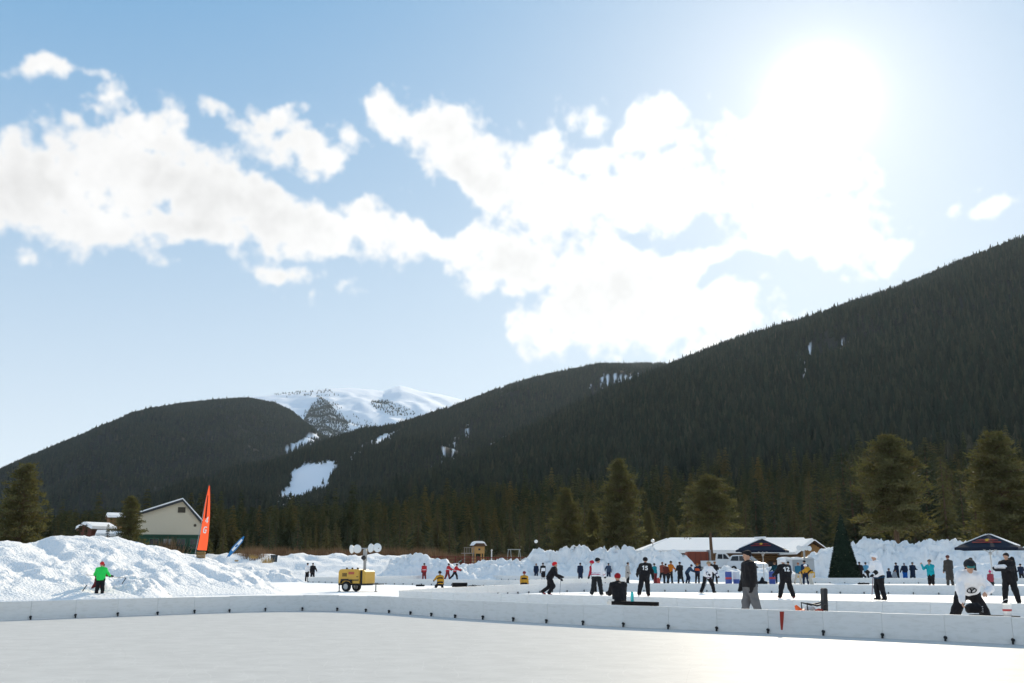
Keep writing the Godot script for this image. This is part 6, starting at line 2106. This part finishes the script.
func make_clutter() -> void:
	var black := mat("machine_black", Color(0.02, 0.02, 0.022), 0.6, 0.4)
	# bench with bottle
	var bench := func(label: String, a: Vector3, b: Vector3, h: float) -> void:
		var o := thing("bench", label, "bench", (a + b) * 0.5)
		var c := (b - a) * 0.5
		var m := MB.new()
		var ang := -atan2(c.z, c.x)
		m.cube(Vector3(0, h - 0.05, 0), Vector3(c.length() * 2.0, 0.10, 0.26), 0.01, ang)
		part("seat", m.mesh(), mat("bench_black", Color(0.015, 0.014, 0.014), 0.95, 0.1), o)
		for s: float in [-0.8, 0.8]:
			var l := MB.new()
			l.cube(c * s + Vector3(0, (h - 0.06) * 0.5, 0), Vector3(0.06, h - 0.06, 0.26), 0.01, ang)
			part("leg", l.mesh(), mat("black_rubber", Color(0.018, 0.018, 0.02), 0.6, 0.4), o)
	bench.call("low black bench behind the near boards carrying the seated person", col(613.5, 27.3), col(655.5, 26.4), 0.52)
	bench.call("low black bench behind the near boards under the white bucket", col(968.0, 21.0), col(1012.5, 20.2), 0.46)
	var bt := thing("drink_bottle", "turquoise drink bottle standing on the bench by the seated person", "bottle", col(631.6, 26.9, 0.52))
	var m := MB.new()
	m.lathe(Transform3D(), [Vector2(0.0, 0.0), Vector2(0.042, 0.0), Vector2(0.042, 0.19), Vector2(0.03, 0.215), Vector2(0.03, 0.225)], 14)
	part("flask", m.mesh(), mat("turquoise", Color(0.02, 0.50, 0.52), 0.35, 0.5), bt)
	m = MB.new()
	m.lathe(Transform3D(), [Vector2(0.032, 0.225), Vector2(0.032, 0.255), Vector2(0.0, 0.262)], 14)
	part("lid", m.mesh(), mat("turquoise_lid", Color(0.03, 0.38, 0.40), 0.4, 0.5), bt)
	var bk := thing("bucket", "white plastic bucket with red marks on the right-hand bench", "bucket", col(1003.4, 20.35, 0.46))
	m = MB.new()
	m.lathe(Transform3D(), [Vector2(0.0, 0.0), Vector2(0.075, 0.0), Vector2(0.088, 0.20), Vector2(0.095, 0.205), Vector2(0.095, 0.225), Vector2(0.0, 0.225)], 18)
	part("pail", m.mesh(), mat("bucket_white", Color(0.74, 0.74, 0.73), 0.45, 0.4), bk)
	m = MB.new()
	m.lathe(Transform3D(), [Vector2(0.0835, 0.09), Vector2(0.0865, 0.13)], 18)
	part("red_band", m.mesh(), mat("bucket_red", Color(0.45, 0.06, 0.06), 0.45, 0.4), bk)
	m = MB.new()
	m.tube([Vector3(-0.095, 0.2, 0), Vector3(-0.07, 0.29, 0.02), Vector3(0, 0.32, 0.02), Vector3(0.07, 0.29, 0.02), Vector3(0.095, 0.2, 0)], [0.006, 0.006, 0.006, 0.006, 0.006], 6)
	part("handle", m.mesh(), mat("steel", Color(0.55, 0.56, 0.58), 0.3, 0.5), bk)
	# gear at the bending player's feet
	var gl := thing("hockey_helmet", "black spare helmet lying at the feet of the bending player", "helmet", col(970.5, 21.2, 0.46))
	var f := bounds([Vector3(0, 0.12, 0)], 0.26, 0.02)
	f.cap(Vector3(-0.05, 0.1, 0), Vector3(0.06, 0.11, 0), 0.12, 0.11)
	f.cut(Vector3(0, 0.02, 0), Vector3.DOWN)
	grown("shell", f, Color(0.012, 0.012, 0.014), gl)
	m = MB.new()
	for k in 4:
		m.tube([Vector3(0.14, 0.04 + 0.035 * k, -0.08), Vector3(0.19, 0.04 + 0.035 * k, 0), Vector3(0.14, 0.04 + 0.035 * k, 0.08)], [0.006, 0.006, 0.006], 5)
	part("cage", m.mesh(), mat("steel", Color(0.55, 0.56, 0.58), 0.3, 0.5), gl)
	# camp chair with kit
	var ch := thing("camp_chair", "black camp chair piled with hockey kit behind the near boards", "chair", col(814, 24.2, 0.06), 0.0)
	ch.scale = Vector3(0.92, 0.92, 0.92)
	m = MB.new()
	m.box(Transform3D(Basis(Vector3.BACK, -0.04), Vector3(0.22, 0.62, 0)), Vector3(0.10, 0.62, 0.34), 0.03)
	part("backrest", m.mesh(), black, ch)
	m = MB.new()
	m.cube(Vector3(-0.03, 0.33, 0), Vector3(0.56, 0.07, 0.5), 0.02)
	part("seat", m.mesh(), black, ch)
	for q in [Vector3(-0.26, 0, 0.22), Vector3(-0.26, 0, -0.22), Vector3(0.3, 0, 0.22), Vector3(0.3, 0, -0.22)]:
		m = MB.new()
		m.tube([q, q + Vector3(0, 0.36, 0)], [0.015, 0.015], 7)
		part("leg", m.mesh(), mat("steel", Color(0.55, 0.56, 0.58), 0.3, 0.5), ch)
	for z: float in [-0.26, 0.26]:
		m = MB.new()
		m.tube([Vector3(-0.29, 0.33, z), Vector3(-0.30, 0.56, z), Vector3(-0.05, 0.50, z), Vector3(0.2, 0.56, z)], [0.02, 0.02, 0.025, 0.02], 7)
		part("armrest", m.mesh(), black, ch)
	var kit := thing("kit_bundle", "white and red bundle of clothing on the camp chair", "clothing", col(811, 24.2, 0.34))
	f = bounds([Vector3(-0.18, 0, 0), Vector3(0.12, 0.14, 0)], 0.2, 0.02)
	f.cap(Vector3(-0.16, 0.06, 0.05), Vector3(0.0, 0.07, 0.0), 0.06, 0.07)
	f.cap(Vector3(-0.12, 0.12, -0.05), Vector3(-0.02, 0.13, 0.03), 0.05, 0.04)
	grown("white_cloth", f, Color(0.55, 0.53, 0.52), kit)
	f = bounds([Vector3(0, 0, 0), Vector3(0.2, 0.12, 0)], 0.2, 0.02)
	f.cap(Vector3(0.06, 0.05, 0.08), Vector3(0.17, 0.06, 0.06), 0.055, 0.05)
	grown("red_cloth", f, Color(0.42, 0.07, 0.05), kit)
	var co := thing("marker_cone", "orange marker cone lying tilted beside the camp chair", "cone", col(797.4, 24.0, 0.38))
	m = MB.new()
	m.lathe(Transform3D(Basis(Vector3.BACK, 0.55), Vector3.ZERO), [Vector2(0.0, -0.02), Vector2(0.13, -0.02), Vector2(0.13, 0.0), Vector2(0.085, 0.02), Vector2(0.03, 0.17), Vector2(0.0, 0.17)], 14)
	part("shell", m.mesh(), mat("cone_orange", Color(0.72, 0.11, 0.02), 0.5, 0.4), co)
	var cw := thing("snow_mound", "small mound of trampled snow under the orange cone", "snow mound", col(797.4, 24.0))
	f = bounds([Vector3(-0.5, 0, 0), Vector3(0.5, 0.35, 0)], 0.4, 0.06)
	f.cap(Vector3(-0.3, 0.0, 0), Vector3(0.3, 0.0, 0), 0.30, 0.28)
	f.cap(Vector3(-0.1, 0.14, 0.0), Vector3(0.12, 0.12, 0.02), 0.22, 0.22)
	m = MB.new()
	f.into(m)
	part("heap", m.mesh(), mats["snow_rough"], cw)
	# red strap over the near boards
	var st := thing("red_strap", "faded red strap hanging down the face of the near boards", "strap", Vector3.ZERO)
	var p0 := at(781.8, 611.5, 21.86)
	var p1 := at(781.8, 630.0, 21.84)
	m = MB.new()
	m.quad(p0 + Vector3(-0.045, 0, 0), p0 + Vector3(0.05, 0, 0), p0.lerp(p1, 0.6) + Vector3(0.035, 0, 0), p0.lerp(p1, 0.6) + Vector3(-0.035, 0, 0), Vector3.BACK)
	m.quad(p0.lerp(p1, 0.6) + Vector3(-0.035, 0, 0), p0.lerp(p1, 0.6) + Vector3(0.035, 0, 0), p1 + Vector3(0.02, 0, 0), p1 + Vector3(-0.02, 0, 0), Vector3.BACK)
	part("webbing", m.mesh(), mat("strap_red", Color(0.36, 0.05, 0.035), 0.8, 0.2), st)
	# low black boxes and mats on the far ice
	var gb := thing("goal_box", "long low black box goal lying at the foot of the boards", "goal", col(459.8, 71.5), 0.15)
	m = MB.new()
	m.cube(Vector3(0, 0.30, 0), Vector3(1.05, 0.07, 0.4), 0.01)
	m.cube(Vector3(0, 0.15, -0.18), Vector3(1.05, 0.30, 0.05), 0.01)
	part("shell", m.mesh(), black, gb)
	for x: float in [-0.5, 0.5]:
		m = MB.new()
		m.cube(Vector3(x, 0.14, 0), Vector3(0.05, 0.28, 0.4), 0.01)
		part("side", m.mesh(), black, gb)
	for q in [[475.0, 72.5, 0.85, "flat black stick bag lying right of the long black box"], [420.5, 76.0, 0.55, "short flat black bag lying left of the squatting player"], [863.0, 84.5, 0.9, "dark kit bag lying along the far boards"]]:
		var o := thing("stick_bag", q[3], "bag", col(q[0], q[1]), 0.1)
		f = bounds([Vector3(-q[2] * 0.5, 0, 0), Vector3(q[2] * 0.5, 0.1, 0)], 0.16, 0.025)
		f.cap(Vector3(-q[2] * 0.5, 0.06, 0), Vector3(q[2] * 0.5, 0.06, 0), 0.07, 0.06)
		grown("sack", f, Color(0.015, 0.014, 0.016), o)
		m = MB.new()
		m.tube([Vector3(-0.12, 0.12, 0), Vector3(0, 0.17, 0.03), Vector3(0.12, 0.12, 0)], [0.012, 0.012, 0.012], 6)
		part("handle", m.mesh(), black, o)
	# dark bag on the end of the tall bank
	var db := thing("dropped_jacket", "small dark jacket dropped on the snow at the end of the tall bank", "jacket", on_bank(249.5, 580))
	f = bounds([Vector3(-0.2, 0, 0), Vector3(0.2, 0.3, 0)], 0.2, 0.03)
	f.cap(Vector3(-0.07, 0.24, 0), Vector3(0.04, 0.0, 0.05), 0.09, 0.12)
	f.cap(Vector3(-0.02, 0.12, 0.0), Vector3(0.1, -0.02, 0.1), 0.09, 0.07)
	grown("cloth", f, Color(0.015, 0.015, 0.018), db)
	var sh := thing("snow_shovel", "dark shovel stuck in the snow left of the person in green", "shovel", col(85.2, 45.6))
	m = MB.new()
	m.bar(Vector3(0.12, 0.62, 0), Vector3(-0.10, 0.28, 0), 0.035, 0.035)
	part("shaft", m.mesh(), black, sh)
	m = MB.new()
	m.box(Transform3D(Basis(Vector3.BACK, -0.55), Vector3(-0.17, 0.16, 0)), Vector3(0.12, 0.34, 0.30), 0.02)
	part("scoop", m.mesh(), black, sh)
	# drink barrels
	for q in [[728.4, 84.0, 0, "blue and silver drink-can cooler barrel with red lettering band"], [736.2, 84.5, 1, "white cooler barrel with blue foot beside the blue one"], [772.0, 85.5, 0, "blue and silver cooler barrel left of the player numbered 12"], [658.2, 87.0, 2, "red fuel can standing beside the onlooker in teal"]]:
		var o := thing("cooler_barrel" if q[2] != 2 else "fuel_can", q[3], "cooler" if q[2] != 2 else "can", col(q[0], q[1]))
		var cols := [Color(0.03, 0.07, 0.28), Color(0.66, 0.67, 0.70), Color(0.45, 0.05, 0.04)]
		m = MB.new()
		m.lathe(Transform3D(), [Vector2(0.0, 0.0), Vector2(0.24, 0.0), Vector2(0.27, 0.06), Vector2(0.27, 0.42)] if q[2] != 2 else [Vector2(0.0, 0.0), Vector2(0.16, 0.0), Vector2(0.16, 0.45), Vector2(0.06, 0.52), Vector2(0.0, 0.52)], 16)
		part("lower_body", m.mesh(), mat("barrel_%d" % q[2], [cols[0], Color(0.05, 0.09, 0.32), cols[2]][q[2]], 0.4, 0.5), o)
		if q[2] != 2:
			m = MB.new()
			m.lathe(Transform3D(), [Vector2(0.271, 0.42), Vector2(0.271, 0.58)], 16)
			part("band", m.mesh(), mat("barrel_band_%d" % q[2], Color(0.45, 0.04, 0.05) if q[2] == 0 else cols[1], 0.4, 0.5), o)
			m = MB.new()
			m.lathe(Transform3D(), [Vector2(0.27, 0.58), Vector2(0.27, 0.98), Vector2(0.24, 1.04), Vector2(0.0, 1.05)], 16)
			part("upper_body", m.mesh(), mat("barrel_up_%d" % q[2], cols[q[2]], 0.4, 0.5), o)
	var bg := thing("kit_bag", "black slouching kit bag on the snow right of the man in black", "bag", col(761.8, 84.0))
	f = bounds([Vector3(-0.4, 0, 0), Vector3(0.4, 0.7, 0)], 0.3, 0.05)
	f.cap(Vector3(-0.25, 0.12, 0), Vector3(0.28, 0.12, 0), 0.16, 0.16)
	f.cap(Vector3(0.0, 0.2, 0), Vector3(0.02, 0.52, 0), 0.22, 0.08)
	grown("sack", f, Color(0.014, 0.014, 0.018), bg)
	m = MB.new()
	m.tube([Vector3(-0.14, 0.42, 0.1), Vector3(0.0, 0.66, 0.05), Vector3(0.14, 0.42, 0.1)], [0.015, 0.015, 0.015], 6)
	part("handle", m.mesh(), black, bg)
	# portable toilets by the lodge
	for q in [[785.5, 103.0, Color(0.58, 0.59, 0.60), "white portable toilet nearest the parasol pole"], [796.5, 104.0, Color(0.34, 0.36, 0.37), "grey portable toilet between the white one and the floodlight mast"], [807.5, 105.0, Color(0.40, 0.42, 0.43), "pale grey portable toilet behind the floodlight mast"]]:
		var o := thing("portable_toilet", q[3], "toilet", col(q[0], q[1]), 0.15)
		var pm := mat("toilet_" + color_key(q[2]), q[2], 0.5, 0.4)
		m = MB.new()
		m.cube(Vector3(0, 1.08, 0), Vector3(1.15, 2.1, 1.15), 0.04)
		part("cabin", m.mesh(), pm, o)
		m = MB.new()
		m.cube(Vector3(0, 1.05, 0.59), Vector3(0.8, 1.85, 0.04), 0.02)
		var dd := part("door", m.mesh(), pm, o)
		m = MB.new()
		m.cube(Vector3(0.3, 1.05, 0.625), Vector3(0.06, 0.16, 0.03), 0.01)
		part("latch", m.mesh(), black, dd)
		m = MB.new()
		m.prism(Transform3D(), poly2([-0.62, 2.13, 0.62, 2.13, 0.45, 2.32, 0.0, 2.40, -0.45, 2.32]), -0.62, 0.62)
		part("roof", m.mesh(), mats["snow_rough"] if q[0] < 800 else pm, o)
	# second floodlight mast
	var t2 := thing("floodlight_mast", "second folded floodlight mast standing in front of the lodge gable", "light tower", col(805.5, 98))
	var y := top_at(548.5, 98)
	m = MB.new()
	m.box(Transform3D(Basis(), Vector3(0, y * 0.5 - 0.1, 0)), Vector3(0.16, y - 0.2, 0.16), 0.01)
	part("mast", m.mesh(), mat("galvanised", Color(0.32, 0.32, 0.31), 0.5, 0.5), t2)
	m = MB.new()
	m.cube(Vector3(0, 0.6, 0), Vector3(1.6, 0.7, 0.9), 0.05)
	part("engine_box", m.mesh(), mat("machine_yellow", Color(0.62, 0.36, 0.055), 0.45, 0.45), t2)
	m = MB.new()
	m.bar(Vector3(-0.6, y - 0.12, 0), Vector3(0.6, y - 0.12, 0), 0.07, 0.07)
	part("crossbar", m.mesh(), black, t2)
	for q in [[-0.5, 0.05], [-0.15, -0.02], [0.2, 0.05], [0.5, 0.0]]:
		lamp_head(t2, Vector3(q[0], y + q[1], 0.1), Vector3(q[0] * 0.6, 0.05, 1), 0.24)
	for z: float in [-0.5, 0.5]:
		wheel(t2, Vector3(-0.2, 0.3, z), Vector3(0, 0, 1), 0.3, 0.18)
	# bin, grass tuft and little spruce on the left snow field
	var bin := thing("litter_bin", "dark square litter bin with blue side on the snow field", "bin", col(273.2, 104, 1.9), 0.3)
	m = MB.new()
	m.prism(Transform3D(), poly2([-0.28, 0.0, 0.28, 0.0, 0.33, 0.62, -0.33, 0.62]), -0.3, 0.3)
	part("body", m.mesh(), mat("bin_dark", Color(0.02, 0.035, 0.05), 0.6, 0.4), bin)
	m = MB.new()
	m.cube(Vector3(0, 0.66, 0), Vector3(0.72, 0.08, 0.68), 0.02)
	part("lid", m.mesh(), black, bin)
	for q in [[267, 84, 561.5, 1.0, "golden dry grass tuft poking out of the snow field"], [253.5, 88, 557.0, 0.7, "small brown dry grass tuft near the blue feather flag"], [236.5, 90, 560.0, 0.3, "tiny dry weed poking from the snow by the blue flag foot"]]:
		var r := RandomNumberGenerator.new()
		r.seed = int(q[0])
		m = MB.new()
		for k in 130:
			var a := r.randf() * TAU
			var d := Vector3(cos(a), 0, sin(a))
			var p: Vector3 = d * sqrt(r.randf()) * 0.5 * q[3]
			m.tri(p - d.cross(Vector3.UP) * 0.02, p + d.cross(Vector3.UP) * 0.02, p + d * r.randf_range(0.05, 0.35) * q[3] + Vector3(0, r.randf_range(0.25, 0.6) * q[3], 0), d)
		tag(part("grass_tuft", m.mesh(), mat("dry_grass", Color(0.36, 0.25, 0.10), 0.9, 0.2), self, at(q[0], q[2] + 1.5, q[1])), q[4], "grass")

func make_things() -> void:
	make_light_tower()
	make_flags()
	make_buildings()
	make_vehicles()
	parasol("navy parasol with red and yellow emblem in front of the lodge", col(764, 90), top_at(550.5, 90), top_at(538.8, 90), 2.1, -0.34, true)
	parasol("navy parasol with red emblem beside the wide pine", col(992.5, 66), top_at(547.8, 66), top_at(534.2, 66), 1.85, -0.56, false)
	make_cone_tree()
	make_playground()
	make_clutter()

func _ready() -> void:
	rng.seed = 7
	var cam := Camera3D.new()
	cam.name = "camera"
	cam.fov = rad_to_deg(2.0 * atan(341.5 / FOCAL))
	cam.position = CAM
	cam.rotation.x = tilt
	cam.near = 0.1
	cam.far = 40000.0
	add_child(cam)
	cam.current = true
	var a := deg_to_rad(sun_az)
	var e := deg_to_rad(sun_el)
	var to_sun := Vector3(sin(a) * cos(e), sin(e), -cos(a) * cos(e))
	var env := Environment.new()
	env.background_mode = Environment.BG_SKY
	var pano := PanoramaSkyMaterial.new()
	pano.panorama = make_sky(to_sun)
	env.sky = Sky.new()
	env.sky.sky_material = pano
	env.tonemap_mode = Environment.TONE_MAPPER_LINEAR
	env.tonemap_exposure = 1.25
	env.sdfgi_enabled = true
	env.ssao_enabled = true
	env.ssil_enabled = true
	env.volumetric_fog_enabled = true      # thin winter haze that scatters the low sun forwards
	env.volumetric_fog_density = 0.000014
	env.volumetric_fog_albedo = Color(0.82, 0.91, 1.0)
	env.volumetric_fog_anisotropy = 0.55
	env.volumetric_fog_length = 10000.0
	var we := WorldEnvironment.new()
	we.name = "environment"
	we.environment = env
	add_child(we)
	var sun := DirectionalLight3D.new()
	sun.name = "sun"
	sun.light_color = Color(1.0, 0.94, 0.84)
	sun.light_energy = 1.3
	sun.light_angular_distance = 0.5
	sun.shadow_enabled = true
	add_child(sun)
	sun.look_at_from_position(Vector3.ZERO, -to_sun, Vector3.UP)
	prepare_trees()
	make_ground()
	make_mountains()
	make_banks()
	make_trees()
	make_bushes()
	make_things()
	make_people()
